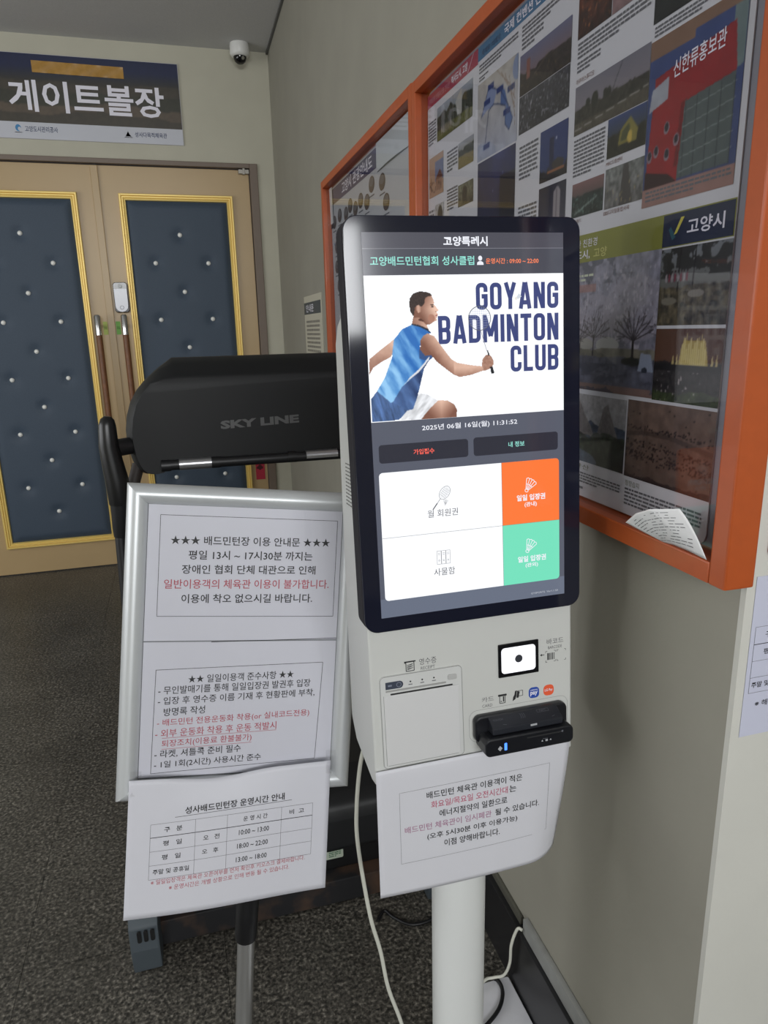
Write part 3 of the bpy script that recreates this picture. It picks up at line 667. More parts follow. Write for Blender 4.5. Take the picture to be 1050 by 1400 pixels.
def mountain(im):
    im.grad((158, 160, 164), (172, 170, 170)); im.below(0.60, (62, 76, 98), 0.08, 5, 3, 0.25)
    im.poly([(-0.1, 0.45), (0, 0.99), (0.10, 0.97), (0.22, 0.86), (0.30, 0.70), (0.42, 0.55), (0.48, 0.40)], (132, 126, 124)); im.poly([(0.52, 0.40), (0.58, 0.66), (0.64, 0.86), (0.70, 0.90), (0.76, 0.74), (0.84, 0.56), (0.92, 0.36)], (128, 122, 120))
    for k in range(14): im.line((0.06+0.03*k, 0.95-0.035*k), (0.04+0.035*k, 0.45), 0.006, (92, 88, 92), 0.6); im.line((0.62+0.02*k, 0.84-0.03*k), (0.60+0.02*k, 0.4), 0.005, (90, 86, 88), 0.5)
    im.below(0.44, (42, 52, 38), 0.14, 5, 2, 0.6, 14); im.ell(0.15, 0.02, 0.40, 0.16, (106, 120, 148), 0.8); im.mottle(20, 0.2)
def birds(im):
    im.grad((104, 86, 76), (128, 106, 94)); im.mottle(10, 0.22, 3)
    im.put(np.abs(im.Y-0.56-0.06*np.sin(im.X*4)) < 0.03, (82, 68, 62), 0.7); rr = random.Random(8)
    for k in range(330):
        b = rr.choice([0.68, 0.47, 0.36, 0.30]) if rr.random() < 0.9 else rr.random()
        x = rr.random(); y = b + rr.gauss(0, 0.022) - 0.05*x; im.ell(x, y, 0.010, 0.007, (48, 38, 38)); im.ell(x+0.006, y+0.011, 0.003, 0.008, (48, 38, 38))
    im.below(0.06, (62, 48, 46), 0.05, 6, 6, 0.3)
for a in ((-1.024, -0.818, 1.798, 1.865, houses), (-0.894, -0.811, 1.716, 1.765, field), (-1.08, -0.984, 1.690, 1.774, pagoda), (-0.894, -0.811, 1.643, 1.685, statue),
          (-1.039, -0.984, 1.60, 1.67, tree_s), (-0.791, -0.617, 1.708, 1.842, mapp), (-0.788, -0.620, 1.50, 1.705, night), (-0.609, -0.440, 1.771, 1.832, dusk),
          (-0.609, -0.441, 1.713, 1.770, crowd), (-0.528, -0.440, 1.622, 1.698, tower), (-0.528, -0.440, 1.530, 1.614, highrise), (-0.422, -0.337, 1.792, 1.880, autumn),
          (-0.335, -0.246, 1.792, 1.880, pinkish), (-0.242, -0.076, 1.747, 1.880, darkgreen), (-0.422, -0.244, 1.667, 1.731, skyline), (-0.331, -0.244, 1.617, 1.666, temple),
          (-0.420, -0.335, 1.554, 1.601, citynight), (-0.331, -0.243, 1.553, 1.604, street), (-0.243, -0.081, 1.541, 1.728, redhall), (-0.44, -0.1945, 1.304, 1.488, cherry),
          (-0.194, -0.072, 1.396, 1.486, woods), (-0.194, -0.072, 1.303, 1.392, fountain), (-0.40, -0.2475, 1.194, 1.297, mountain), (-0.2445, -0.072, 1.193, 1.299, birds)):
    P_(*a, cell=0.0012 if a[4] in (cherry, birds, fountain, woods, redhall, mountain) else 0.0018)
pr = Print()
redb = mat('crimson headline', (160, 52, 74), 0.5); blueb = mat('steel blue headline', (62, 110, 146), 0.5); greenb = mat('olive green headline', (130, 132, 56), 0.5); navyb = mat('navy block', (30, 40, 66), 0.5)
pr.poly([(-1.088, 1.879), (-0.793, 1.879), (-0.793, 1.906), (-1.088, 1.906)], redb); pr.line((-0.845, 1.88), (-0.815, 1.905), 0.0012, white)
pr.rect(-0.793, -0.45, 1.882, 1.906, blueb); pr.rect(-0.44, -0.0725, 1.488, 1.527, greenb); pr.rect(-0.195, -0.074, 1.489, 1.5255, navyb, 1)
pr.text('역사도시, 고양', -0.935, -0.845, 1.885, 1.901, white, 0.02, lay=2); pr.text('문화관광 전통유산을 간직한', -1.075, -0.945, 1.885, 1.896, mat('pale pink ink', (206, 150, 160)), lay=2)
pr.text('국제 컨벤션 산업', -0.675, -0.52, 1.886, 1.902, white, 0.02, lay=2); pr.text('세계로 미래로', -0.775, -0.69, 1.886, 1.896, mat('dark blue ink', (40, 70, 110)), lay=2)
pr.text('한 친환경', -0.40, -0.344, 1.509, 1.520, white, 0.0, lay=2); pr.text('도시,', -0.40, -0.362, 1.492, 1.505, white, 0.02, lay=2); pr.text('고양', -0.352, -0.318, 1.492, 1.505, mat('pale yellow ink', (190, 186, 110)), 0.02, lay=2)
pr.text('고양시', -0.150, -0.088, 1.4985, 1.516, white, 0.02, lay=2)
pr.poly([(-0.176, 1.4955), (-0.184, 1.508), (-0.180, 1.511), (-0.173, 1.503), (-0.170, 1.4985)], mat('logo teal', (46, 90, 104)), 2); pr.poly([(-0.174, 1.501), (-0.162, 1.520), (-0.156, 1.520), (-0.168, 1.503)], mat('logo yellow', (206, 196, 84)), 2)
pr.text('신한류홍보관', -0.196, -0.110, 1.6755, 1.695, white, 0.01, slope=0.006, lay=3)
bi = mat('brown caption ink', (110, 62, 48))
pr.text('아쿠아스튜디오', -0.421, -0.373, 1.734, 1.741, bi, lay=2); pr.text('MBC드림센터', -0.331, -0.293, 1.6085, 1.614, bi, lay=2); pr.text('EBS디지털통합사옥', -0.331, -0.270, 1.545, 1.551, bi, lay=2); pr.text('한류월드', -0.420, -0.39, 1.546, 1.551, bi, lay=2)
pr.text('북한산', -0.40, -0.335, 1.182, 1.190, mat('grey green ink', (120, 122, 96)), lay=2); pr.text('장항습지', -0.240, -0.208, 1.180, 1.188, mat('grey green ink'), lay=2)
for a in ((-1.082, -1.030, 1.80, 1.850, 8), (-0.960, -0.898, 1.722, 1.765, 6), (-0.960, -0.898, 1.645, 1.690, 7), (-1.082, -1.045, 1.63, 1.665, 4), (-0.785, -0.62, 1.858, 1.875, 3), (-0.785, -0.74, 1.845, 1.855, 2),
          (-0.604, -0.445, 1.858, 1.875, 3), (-0.604, -0.53, 1.838, 1.857, 3), (-0.604, -0.536, 1.640, 1.695, 8), (-0.604, -0.536, 1.545, 1.60, 8), (-0.420, -0.25, 1.766, 1.788, 4), (-0.420, -0.36, 1.748, 1.764, 3), (-0.238, -0.10, 1.731, 1.744, 3),
          (-0.420, -0.338, 1.61, 1.662, 10), (-0.395, -0.252, 1.160, 1.178, 4), (-0.395, -0.32, 1.149, 1.156, 1), (-0.240, -0.082, 1.152, 1.178, 5), (-0.236, -0.085, 1.546, 1.560, 3)):
    pr.greek(*a, ink_g, 2)
pr.greek(-0.10-0.30, -0.345, 1.460, 1.472, 2, mat('pale caption', (200, 206, 180)), 3)
pr.build('lettering', W, ps, 0.0112, 0.0003)

# --- map poster in the far board
mp = thing('map_poster', W(-1.7, 1.14, 0.01), 'tourist map poster with a dark blue title band, in the far orange board', 'poster')
mb = MB(); mb.box(W, -2.23, -1.16, 1.145, 1.91, 0.0095, 0.011); mb.build('sheet', mat('pale map paper', (190, 192, 194), 0.5), mp)
pr = Print(); pr.rect(-2.215, -1.40, 1.853, 1.925-0.018, mat('deep indigo band', (50, 48, 92), 0.5)); pr.text('고양시 관광안내도', -2.03, -1.60, 1.862, 1.900, white, 0.02, lay=2)
rr = random.Random(2)
for (u, v) in [(-1.612, 1.819), (-1.493, 1.804), (-1.756, 1.797), (-1.674, 1.780), (-1.906, 1.806), (-1.831, 1.785), (-2.08, 1.80), (-1.975, 1.79), (-2.178, 1.79), (-1.453, 1.745), (-2.15, 1.70), (-2.16, 1.63), (-2.13, 1.56)]:
    pr.ell((u, v), 0.034, 0.023, mat('oval photo frame %d' % rr.randint(0, 2), rr.choice([(84, 70, 62), (72, 64, 56), (96, 68, 62)])), 2, rot=0.0); pr.ell((u, v+0.006), 0.026, 0.012, mat('oval sky %d' % rr.randint(0, 1), (104, 100, 98)), 3)
    pr.rect(u-0.03, u+0.03, v-0.034, v-0.030, ink_g, 2)
for k in range(5):
    pr.path([(-2.2+0.12*k, 1.72-0.04*k), (-2.08+0.14*k, 1.63-0.03*k), (-2.10+0.14*k, 1.50), (-1.95+0.15*k, 1.40)], 0.006, mat('river blue', (96, 130, 176)), 1)
pr.poly([(-2.2, 1.30), (-2.1, 1.45), (-1.9, 1.50), (-1.8, 1.35), (-1.95, 1.2)], mat('river blue'), 1)
pr.build('printed_map', W, mp, 0.0112, 0.0003)
# loose sheets in the far board
mb = MB(); mb.grid(lambda i, j: W(-1.545+0.325*i, 1.838+0.077*j, 0.0135+0.006*math.sin(i*PI)*(1-j)), 12, 6)
tag(centre(mb.build('blank_sheet', mat('blank paper', (196, 202, 204), 0.6))), 'blank white sheet curling over the upper right of the map poster', 'paper')
mb = MB(); mb.grid(lambda i, j: W(-2.238+0.05*i, 1.79+0.125*j, 0.0135+0.002*j), 3, 6); o = mb.build('paper_strip', mat('white strip paper', (214, 216, 214), 0.6))
pr = Print(); pr.rect(-2.238, -2.188, 1.773, 1.788, ink); pr.build('dark_band', W, o, 0.0136); tag(o, 'narrow white paper strip at the far left edge of the map poster', 'paper')
# receipt curling out of the near board's corner
S0 = [(-0.1405, 1.1571, 0.075), (-0.1141, 1.1755, 0.08), (-0.0906, 1.1864, 0.078), (-0.0609, 1.1924, 0.060)]
S1 = [(-0.1121, 1.1500, 0.066), (-0.095, 1.163, 0.068), (-0.072, 1.172, 0.064), (-0.0480, 1.1790, 0.052)]
S2 = [(-0.1020, 1.1385, 0.045), (-0.082, 1.141, 0.046), (-0.058, 1.141, 0.045), (-0.0300, 1.1385, 0.0425)]
def bez(P, t):
    t *= 3; i = min(int(t), 2); f_ = t-i; return [P[i][k]*(1-f_)+P[i+1][k]*f_ for k in range(3)]
def slip(i, j, h=0.0):
    a, b, c = bez(S2, i), bez(S1, i), bez(S0, i); q = [a[k]*(1-j)**2+2*j*(1-j)*b[k]+c[k]*j*j for k in range(3)]
    return W(q[0], q[1], q[2]+h)
mb = MB(); mb.grid(lambda i, j: slip(i, j), 24, 16); o = mb.build('receipt', mat('thermal paper', (225, 225, 225), 0.5)); 
sm = o.modifiers.new('thickness', 'SOLIDIFY'); sm.thickness = 0.0003
pr = Print()
for r_ in range(11):
    x = 0.08
    for k in range(9):
        L = rr.uniform(0.03, 0.12)
        if x+L > 0.92: break
        if rr.random() < 0.7: pr.rect(x, x+L, 0.12+0.075*r_, 0.137+0.075*r_, ink_g)
        x += L+0.02
pr.build('print', lambda u, v, h=0: slip(min(max(u, 0), 1), min(max(v, 0), 1), 0.0006), o)
tag(o, 'curled white till receipt tucked into the lower right corner of the near board', 'receipt')
# small notice on the far wall end
t = thing('wall_notice', W(-2.83, 1.2, 0.0), 'pale leaflet with grey header on the grey wall left of the far board', 'notice')
mb = MB(); mb.box(W, -3.03, -2.56, 1.15, 1.56, 0.0005, 0.004); mb.build('sheet', mat('yellowed sheet', (196, 192, 174), 0.6), t)
pr = Print(); pr.rect(-3.03, -2.58, 1.475, 1.530, mat('slate header', (78, 84, 86))); pr.text('안내문', -2.97, -2.76, 1.485, 1.520, white, 0.01, lay=2); pr.greek(-2.98, -2.62, 1.20, 1.45, 13, mat('pale brown print', (138, 134, 124), 0.6)); pr.build('lettering', W, t, 0.0045)

# ---------------------------------------------------------------- treadmill
blk = mat('black textured plastic', (21, 22, 23), 0.55, spec=0.35, bump=(500, 0.15, 0.001)); blk2 = mat('matt black metal', (20, 20, 22), 0.45)
T = Frame((0, 0, 0), (1, 0, 0), (0, 0, 1))     # u = x, v = z, d = -y
tm = thing('treadmill', (0.2, 2.3, 0), 'black treadmill parked facing away in front of the right door leaf', 'treadmill')
L_ = [(-0.007, 1.338), (-0.045, 1.312), (-0.080, 1.283), (-0.103, 1.258), (-0.120, 1.230), (-0.132, 1.195), (-0.138, 1.160), (-0.138, 1.130), (-0.134, 1.098), (-0.129, 1.079), (-0.120, 1.060), (-0.108, 1.049), (-0.085, 1.045), (-0.066, 1.048), (-0.059, 1.062), (-0.045, 1.070), (0.20, 1.068)]
full = L_ + [(0.43-x, z) for x, z in reversed(L_[:-1])]
full = list(reversed(full))
mb = MB()
# rounded rear shell: outer outline deep, inner crease outline proud
rings = []
cxx, czz = 0.215, 1.19
def shr(k, zt): return [(cxx+(x-cxx)*(1-k), min(zt+0.04*(z-zt), z) if z > zt else czz+(z-czz)*(1-k*0.6)) for x, z in full]
for k, zt, y in ((0.08, 1.30, 2.10), (0.0, 9, 2.03), (0.0, 9, 1.955), (0.010, 1.325, 1.925), (0.040, 1.296, 1.892), (0.055, 1.286, 1.885)):
    rings.append([mb.bm.verts.new((x, y, z)) for x, z in shr(k, zt)])
n = len(full)
for a, b in zip(rings[:-1], rings[1:]):
    for i in range(n): mb.bm.faces.new((a[i], a[(i+1) % n], b[(i+1) % n], b[i]))
mb.bm.faces.new(rings[0]); mb.bm.faces.new(list(reversed(rings[-1])))
con = mb.build('console', blk, tm)
pr = Print(); pr.text('SKY LINE', 0.100, 0.306, 1.156, 1.178, mat('faded silver lettering', (86, 86, 86), 0.5), 0.05, slope=0.006); pr.build('lettering', lambda u, v, d=0: Vector((u, 1.8845-d, v)), con, 0.0004)
for x, z in ((-0.02, 1.262), (-0.082, 1.15)):
    mb = MB(); mb.lathe((x, 1.892, z), (0, -1, 0), [(0.006, 0), (0.006, 0.002)], 10); mb.build('screw_cover', mat('screw black', (8, 8, 8), 0.6), con)
mb = MB(); mb.tube([(-0.055, 1.875, 1.073), (0.50, 1.875, 1.070)], 0.0135, 14); bar = mb.build('grip_bar', blk2, tm)
for x in (-0.055, 0.07, 0.27, 0.42): 
    mb = MB(); mb.tube([(x-0.001, 1.875, 1.0725), (x+0.022, 1.875, 1.0722)], 0.0150, 14); mb.build('bar_collar', blk2, bar)
for x in (-0.012, 0.318):
    mb = MB(); mb.tube([(x, 1.875, 1.0727), (x+0.086, 1.875, 1.0725)], 0.0142, 18); mb.build('pulse_sensor', mat('satin steel', (190, 190, 192), 0.3, metal=0.9), bar)
for s_ in (1, -1):
    X = (lambda x: x) if s_ == 1 else (lambda x: 0.372-x)
    mb = MB(); mb.tube([(X(-0.170), 1.86, 1.207), (X(-0.171), 1.86, 1.200), (X(-0.173), 1.86, 1.185), (X(-0.175), 1.86, 1.135), (X(-0.171), 1.86, 1.09), (X(-0.166), 1.86, 1.05), (X(-0.163), 1.86, 1.005), (X(-0.164), 1.86, 0.985)], [0.008, 0.016, 0.0205, 0.0235, 0.026, 0.028, 0.029, 0.027], 18)
    h = mb.build('side_handle', mat('black rubber grip', (13, 13, 14), 0.35), tm)
    mb = MB(); mb.tube([(X(-0.164), 1.86, 0.986), (X(-0.166), 1.86, 0.955), (X(-0.170), 1.86, 0.92), (X(-0.172), 1.86, 0.900)], [0.025, 0.023, 0.020, 0.017], 18); mb.build('clamp', blk, h)
    mb = MB(); mb.tube([(X(-0.172), 1.87, 1.125), (X(-0.10), 1.93, 1.125)], 0.022, 14); mb.build('bracket', blk2, h)
    mb = MB(); mb.tube([(X(-0.115), 1.93, 1.07), (X(-0.136), 1.90, 1.01), (X(-0.150), 1.88, 0.96)], 0.016, 12); mb.build('cable_sleeve', mat('rusty dark sleeve', (38, 30, 26), 0.6), h)
    mb = MB(); mb.tube([(X(-0.172), 1.86, 0.91), (X(-0.176), 1.83, 0.6), (X(-0.18), 1.75, 0.3), (X(-0.182), 1.68, 0.10)], 0.0150, 16); mb.build('upright', blk2, tm)
# motor hood
hood = [(1.475, 0.155), (1.478, 0.225), (1.490, 0.258), (1.52, 0.280), (1.60, 0.300), (1.85, 0.310), (2.05, 0.26), (2.10, 0.19), (2.10, 0.14), (1.475, 0.14)]
mb = MB(); mb.prism(lambda a, b, e: Vector((e, a, b)), hood, -0.155, 0.555, 'd'); 
hd = mb.build('motor_hood', mat('black motor hood', (26, 27, 29), 0.42), tm, bevel=0.012, seg=3)
mb = MB(); mb.box(G, -0.15, 0.55, 1.495, 2.1, 0.075, 0.14); hl = mb.build('hood_base', mat('black lower hood', (15, 15, 17), 0.45), tm, bevel=0.004)
mb = MB(); mb.box(G, -0.163, 0.56, 1.455, 2.1, 0.008, 0.0745)
mr = mat('rusting black frame', (30, 28, 28), 0.6)
nt = mr.node_tree; g = nt.nodes.new('ShaderNodeNewGeometry'); nn = nt.nodes.new('ShaderNodeTexNoise'); nn.inputs['Scale'].default_value = 9; nn.inputs['Detail'].default_value = 8; nt.links.new(g.outputs['Position'], nn.inputs['Vector'])
cr = nt.nodes.new('ShaderNodeValToRGB'); cr.color_ramp.elements[0].position = 0.50; cr.color_ramp.elements[0].color = (0.012, 0.012, 0.014, 1); cr.color_ramp.elements[1].position = 0.66; cr.color_ramp.elements[1].color = (0.075, 0.042, 0.026, 1)
nt.links.new(nn.outputs['Fac'], cr.inputs[0]); nt.links.new(cr.outputs[0], nt.nodes['Principled BSDF'].inputs['Base Color'])
mb.build('front_frame', mr, tm, bevel=0.003)
mb = MB(); mb.rbox(T, 0.215, 0.297, 0.107, 0.137, 0.004, -1.4950, -1.4935); lb = mb.build('label', mat('pale green label', (186, 196, 180), 0.5), tm)
pr = Print(); pr.greek(0.26, 0.291, 0.112, 0.133, 4, mat('green ink', (70, 110, 80))); pr.build('lettering', T, lb, -1.4934)
for s_ in (1, -1):
    x0, x1 = (-0.213, -0.150) if s_ == 1 else (0.55, 0.613)
    if s_ == -1: x0, x1 = 0.5, 0.545
    mb = MB(); mb.prism(lambda a, b, e: Vector((e, a, b)), [(1.40, 0.002), (1.388, 0.07), (1.392, 0.128), (1.41, 0.145), (1.50, 0.15), (1.50, 0.002)], x0 if s_ == 1 else 0.49, x1 if s_ == 1 else 0.55, 'd'); ec = mb.build('end_cap', mat('grey blue rubber', (72, 80, 86), 0.6), tm, bevel=0.005)
    mb = MB()
    for k in range(3): mb.rbox(Frame((0, 1.3915, 0), (1, 0, 0), (0, -0.06, 1)), x0+0.018+0.014*k, x0+0.027+0.014*k, 0.095, 0.125, 0.004, -0.001, 0.001)
    mb.build('vent_slot', mat('slot black', (12, 12, 12), 0.8), ec)
    xa = -0.21 if s_ == 1 else 0.49
    mb = MB(); mb.box(G, xa, xa+0.055, 1.501, 3.2, 0.03, 0.14); mb.build('side_rail', blk2, tm, bevel=0.004)
mb = MB(); mb.box(G, -0.15, 0.485, 2.11, 3.15, 0.09, 0.12); mb.build('running_belt', mat('running belt', (26, 26, 28), 0.8), tm, bevel=0.004)
for x in (-0.185, 0.515):
    mb = MB(); mb.tube([(x, 3.15, 0.0155), (x, 3.15, 0.05)], 0.016, 12); mb.build('foot', blk2, tm)

# ---------------------------------------------------------------- poster stand with the club notices
alu = mat('satin aluminium', (206, 209, 210), 0.38, metal=0.35)
st = thing('poster_stand', (0.02, 1.10, 0), 'silver framed poster stand on a steel pole, left of the kiosk', 'poster stand')
u0, u1, v0, v1 = -0.030, 0.327, -0.452, 0.027; wd = 0.030
def rail(p0, p1, inn):
    """mitred, rounded snap-frame rail between outer corners p0, p1; inn = inward unit vector"""
    mb = MB(); k = 8; A0, A1 = [], []
    p0 = Vector(p0); p1 = Vector(p1); inn = Vector(inn); t = (p1-p0).normalized()
    for i in range(k+1):
        s_ = i/k; off = wd*s_; h = 0.001+0.0145*math.sin(PI*min(1, s_*1.0))**0.6 if 0 < s_ < 1 else 0.001
        for L, p, sg_ in ((A0, p0, 1), (A1, p1, -1)):
            q = p + inn*off + t*off*sg_; L.append(mb.bm.verts.new(A(q.x, q.y, h)))
    for i in range(k): mb.bm.faces.new((A0[i], A0[i+1], A1[i+1], A1[i]))
    B0 = [mb.bm.verts.new(A(*(p0).to_2d(), -0.012)), mb.bm.verts.new(A(*(p0+inn*wd+t*wd).to_2d(), -0.012))]
    B1 = [mb.bm.verts.new(A(*(p1).to_2d(), -0.012)), mb.bm.verts.new(A(*(p1+inn*wd-t*wd).to_2d(), -0.012))]
    mb.bm.faces.new((A0[0], A1[0], B1[0], B0[0])); mb.bm.faces.new((A0[-1], B0[1], B1[1], A1[-1])); mb.bm.faces.new((B0[0], B1[0], B1[1], B0[1]))
    mb.bm.faces.new(A0 + [B0[1], B0[0]]); mb.bm.faces.new(A1 + [B1[1], B1[0]])
    return mb.build('frame_rail', alu, st)
rail((u0, v1, 0), (u1, v1, 0), (0, -1, 0)); rail((u0, v0, 0), (u1, v0, 0), (0, 1, 0)); rail((u0, v0, 0), (u0, v1, 0), (1, 0, 0)); rail((u1, v0, 0), (u1, v1, 0), (-1, 0, 0))
mb = MB(); mb.box(A, u0+0.01, u1-0.01, v0+0.01, v1-0.01, -0.011, -0.004); mb.build('back_panel', mat('grey back panel', (120, 122, 124), 0.5), st)
# wrinkled clear cover
def film(i, j):
    u = 0.001+0.295*i; v = -0.4215+0.4175*j
    return A(u, v, 0.0022 + 0.0003*math.sin(30*u+14*v)*math.sin(24*v+1.3) + 0.0016*math.exp(-((i-0.34-0.10*math.sin(4*j))/0.035)**2)*math.exp(-((j-0.45)/0.25)**2))
mb = MB(); mb.grid(film, 70, 60); mb.build('clear_cover', glass_mat('clear film', (0.98, 0.98, 0.99), 0.8, 0.03), st)
steel = mat('polished steel pole', (186, 186, 184), 0.28, metal=0.75)
pt, pb_ = Vector((0.030, 1.072, 0.355)), Vector((0.0, 1.085, 0.02))
mb = MB(); mb.tube([pb_, pt], 0.0153, 28); mb.build('pole', steel, st)
mb = MB(); mb.tube([pt-Vector((0.0006, 0, 0.006)), pt+Vector((0, 0, 0.004)), pt+Vector((0.006, 0.005, 0.05)), pt+Vector((0.03, 0.035, 0.17)), A(0.10, -0.30, -0.018)], [0.019, 0.020, 0.020, 0.018, 0.016], 20); mb.build('collar', mat('black plastic collar', (18, 18, 20), 0.4), st)
mb = MB(); mb.box(A, 0.07, 0.22, -0.34, -0.20, -0.03, -0.0115); mb.build('mounting_plate', blk2, st, bevel=0.004)
mb = MB(); mb.lathe((0, 1.085, 0), (0, 0, 1), [(0.100, 0), (0.100, 0.006), (0.09, 0.013), (0.03, 0.02), (0.02, 0.03)], 48); mb.build('base', steel, st)
# notices
pap = mat('white office paper', (205, 205, 212), 0.55); red_i = mat('red ink', (176, 72, 84), 0.6); fine = mat('thin black rule', (70, 70, 76), 0.6)
o1 = MB(); o1.box(A, 0.001, 0.296, -0.2095, -0.002, -0.0035, -0.0025); nb = o1.build('printed_notice', pap); 
pr = Print(); pr.frame(0.0185, 0.2885, -0.172, -0.0185, 0.0007, ink, n=2)
pr.text('★★★ 배드민턴장 이용 안내문 ★★★', 0.034, 0.278, -0.063, -0.049, ink, 0.012, slope=0.002)
pr.text('평일 13시 ~ 17시30분 까지는', 0.061, 0.2505, -0.085, -0.071, ink, 0.012, slope=0.0018)
pr.text('장애인 협회 단체 대관으로 인해', 0.052, 0.2565, -0.107, -0.093, ink, 0.012, slope=0.0018)
pr.text('일반이용객의 체육관 이용이 불가합니다.', 0.027, 0.279, -0.130, -0.1155, red_i, 0.008, slope=0.0025)
pr.text('이용에 착오 없으시길 바랍니다.', 0.053, 0.2535, -0.152, -0.138, ink, 0.012, slope=0.002)
pr.build('lettering', A, nb, -0.0023, 0.0001); tag(nb, 'upper printed notice with three black stars each side, in the silver stand', 'notice')
o1 = MB(); o1.box(A, 0.001, 0.296, -0.4195, -0.2115, -0.0037, -0.0027); nb = o1.build('printed_notice', pap)
pr = Print(); pr.line((0.10, -0.2118), (0.296, -0.2075), 0.001, ink)
pr.path([(0.0205, -0.254), (0.276, -0.2465), (0.270, -0.4035), (0.0185, -0.4135)], 0.0007, ink, close=True)
for s_, x0, x1, y, m_, sp in (('★★ 일일이용객 준수사항 ★★', 0.068, 0.230, -0.2755, ink, 0.0045), ('- 무인발매기를 통해 일일입장권 발권후 입장', 0.025, 0.2575, -0.292, ink, 0.0065), ('- 입장 후 영수증 이름 기재 후 현황판에 부착,', 0.025, 0.265, -0.3085, ink, 0.007),
      ('방명록 작성', 0.034, 0.095, -0.3255, ink, 0.0025), ('- 배드민턴 전용운동화 착용(or 실내코드전용)', 0.025, 0.258, -0.3425, red_i, 0.008), ('- 외부 운동화 착용 후 운동 적발시', 0.023, 0.206, -0.3585, red_i, 0.006),
      ('퇴장조치(이용료 환불불가)', 0.033, 0.168, -0.375, red_i, 0.0045), ('- 라켓, 셔틀콕 준비 필수', 0.023, 0.152, -0.3905, ink, 0.0035), ('- 1일 1회(2시간) 사용시간 준수', 0.023, 0.184, -0.4075, ink, 0.0045)):
    pr.text(s_, x0, x1, y, y+0.0125, m_, 0.008 if m_ is ink else 0.004, slope=sp)
pr.line((0.033, -0.3595), (0.206, -0.354), 0.0006, red_i); pr.line((0.033, -0.3765), (0.168, -0.372), 0.0006, red_i)
pr.build('lettering', A, nb, -0.0025, 0.0001); tag(nb, 'lower printed notice listing rules in black and red, in the silver stand', 'notice')
# timetable sheet hanging over the stand's lower edge
def table(pr, u0, u1, v1, rows, cols, txts, m, sl_=0.0, th=0.004):
    H = sum(rows); y = v1; ys = [v1]
    for r_ in rows: y -= r_; ys.append(y)
    f_ = lambda u: sl_*(u-u0)/(u1-u0)
    for k, y in enumerate(ys): pr.line((u0, y), (u1, y+sl_), 0.0009 if k == 1 else 0.0004, ink if k == 1 else fine, n=6)
    for c in cols: pr.line((c, v1+f_(c)), (c, ys[-1]+f_(c)), 0.0004, fine, n=3)
    for (t_, c0, c1, r_) in txts:
        y0 = (ys[r_]+ys[r_+1])/2 - th*0.9; pr.text(t_, c0, c1, y0+f_(c0), y0+f_(c0)+th*1.9, m, 0.012, slope=f_(c1)-f_(c0))
hp = lambda u, v, d=0.0: A(u, v, 0.0225 + 0.012*((-0.400-v)/0.21) - 0.010*max(0, 1-abs(u-0.13)/0.10)*max(0, 1-(-0.40-v)/0.05) + 0.004*math.sin((u+0.01)*16)*((-0.400-v)/0.21) + d)
def hang(i, j):
    u = -0.0105+0.302*i; v = -0.4115+0.013*i-0.011*math.exp(-((i-0.42)/0.22)**2) - (0.205-0.002*i+0.0)*j + 0.011*j*math.exp(-((i-0.42)/0.22)**2)
    return hp(u, v)
mb = MB(); mb.grid(hang, 40, 24); nb = mb.build('timetable_sheet', pap)
pr = Print()
SL = 0.0145
pr.text('성사배드민턴장 운영시간 안내', 0.071, 0.2205, -0.466, -0.455, ink, 0.02, slope=0.0105); pr.line((0.057, -0.4695), (0.232, -0.4565), 0.0006, ink, n=6)
table(pr, 0.0225, 0.2655, -0.4785, [0.0195, 0.0205, 0.0205, 0.0205], [0.0225, 0.087, 0.134, 0.2165, 0.2655],
      [('구   분', 0.042, 0.068, 0), ('운 영 시 간', 0.158, 0.195, 0), ('비  고', 0.229, 0.252, 0), ('평   일', 0.041, 0.068, 1), ('오   전', 0.099, 0.123, 1), ('10:00 ~ 13:00', 0.152, 0.198, 1),
       ('평   일', 0.040, 0.067, 2), ('오   후', 0.098, 0.122, 2), ('18:00 ~ 22:00', 0.150, 0.197, 2), ('주말 및 공휴일', 0.028, 0.080, 3), ('13:00 ~ 18:00', 0.149, 0.196, 3)], ink, SL)
pr.text('※ 일일입장객은 체육관 오픈여부를 먼저 확인후 키오스크 결제바랍니다.', 0.026, 0.256, -0.5675, -0.560, red_i, 0.0, slope=0.0145); pr.text('※ 운영시간은 개별 상황으로 인해 변동 될 수 있습니다.', 0.052, 0.232, -0.5765, -0.569, red_i, 0.0, slope=0.0115)
pr.build('lettering', hp, nb, 0.0004, 0.0001)
sm = nb.modifiers.new('thickness', 'SOLIDIFY'); sm.thickness = 0.0002; sm.offset = -1
for (a, b) in ((-0.006, -0.425), (0.288, -0.408)):
    mb = MB(); mb.grid(lambda i, j: A(a-0.004+0.016*i, b-0.010+0.035*j, 0.0245-0.006*j+0.001*math.sin(5*i+4*j)), 4, 6); mb.build('clear_tape', glass_mat('shiny tape', (0.95, 0.95, 0.95), 1.6, 0.1), nb)
tag(nb, 'opening hours timetable sheet taped over the bottom edge of the silver stand', 'notice')

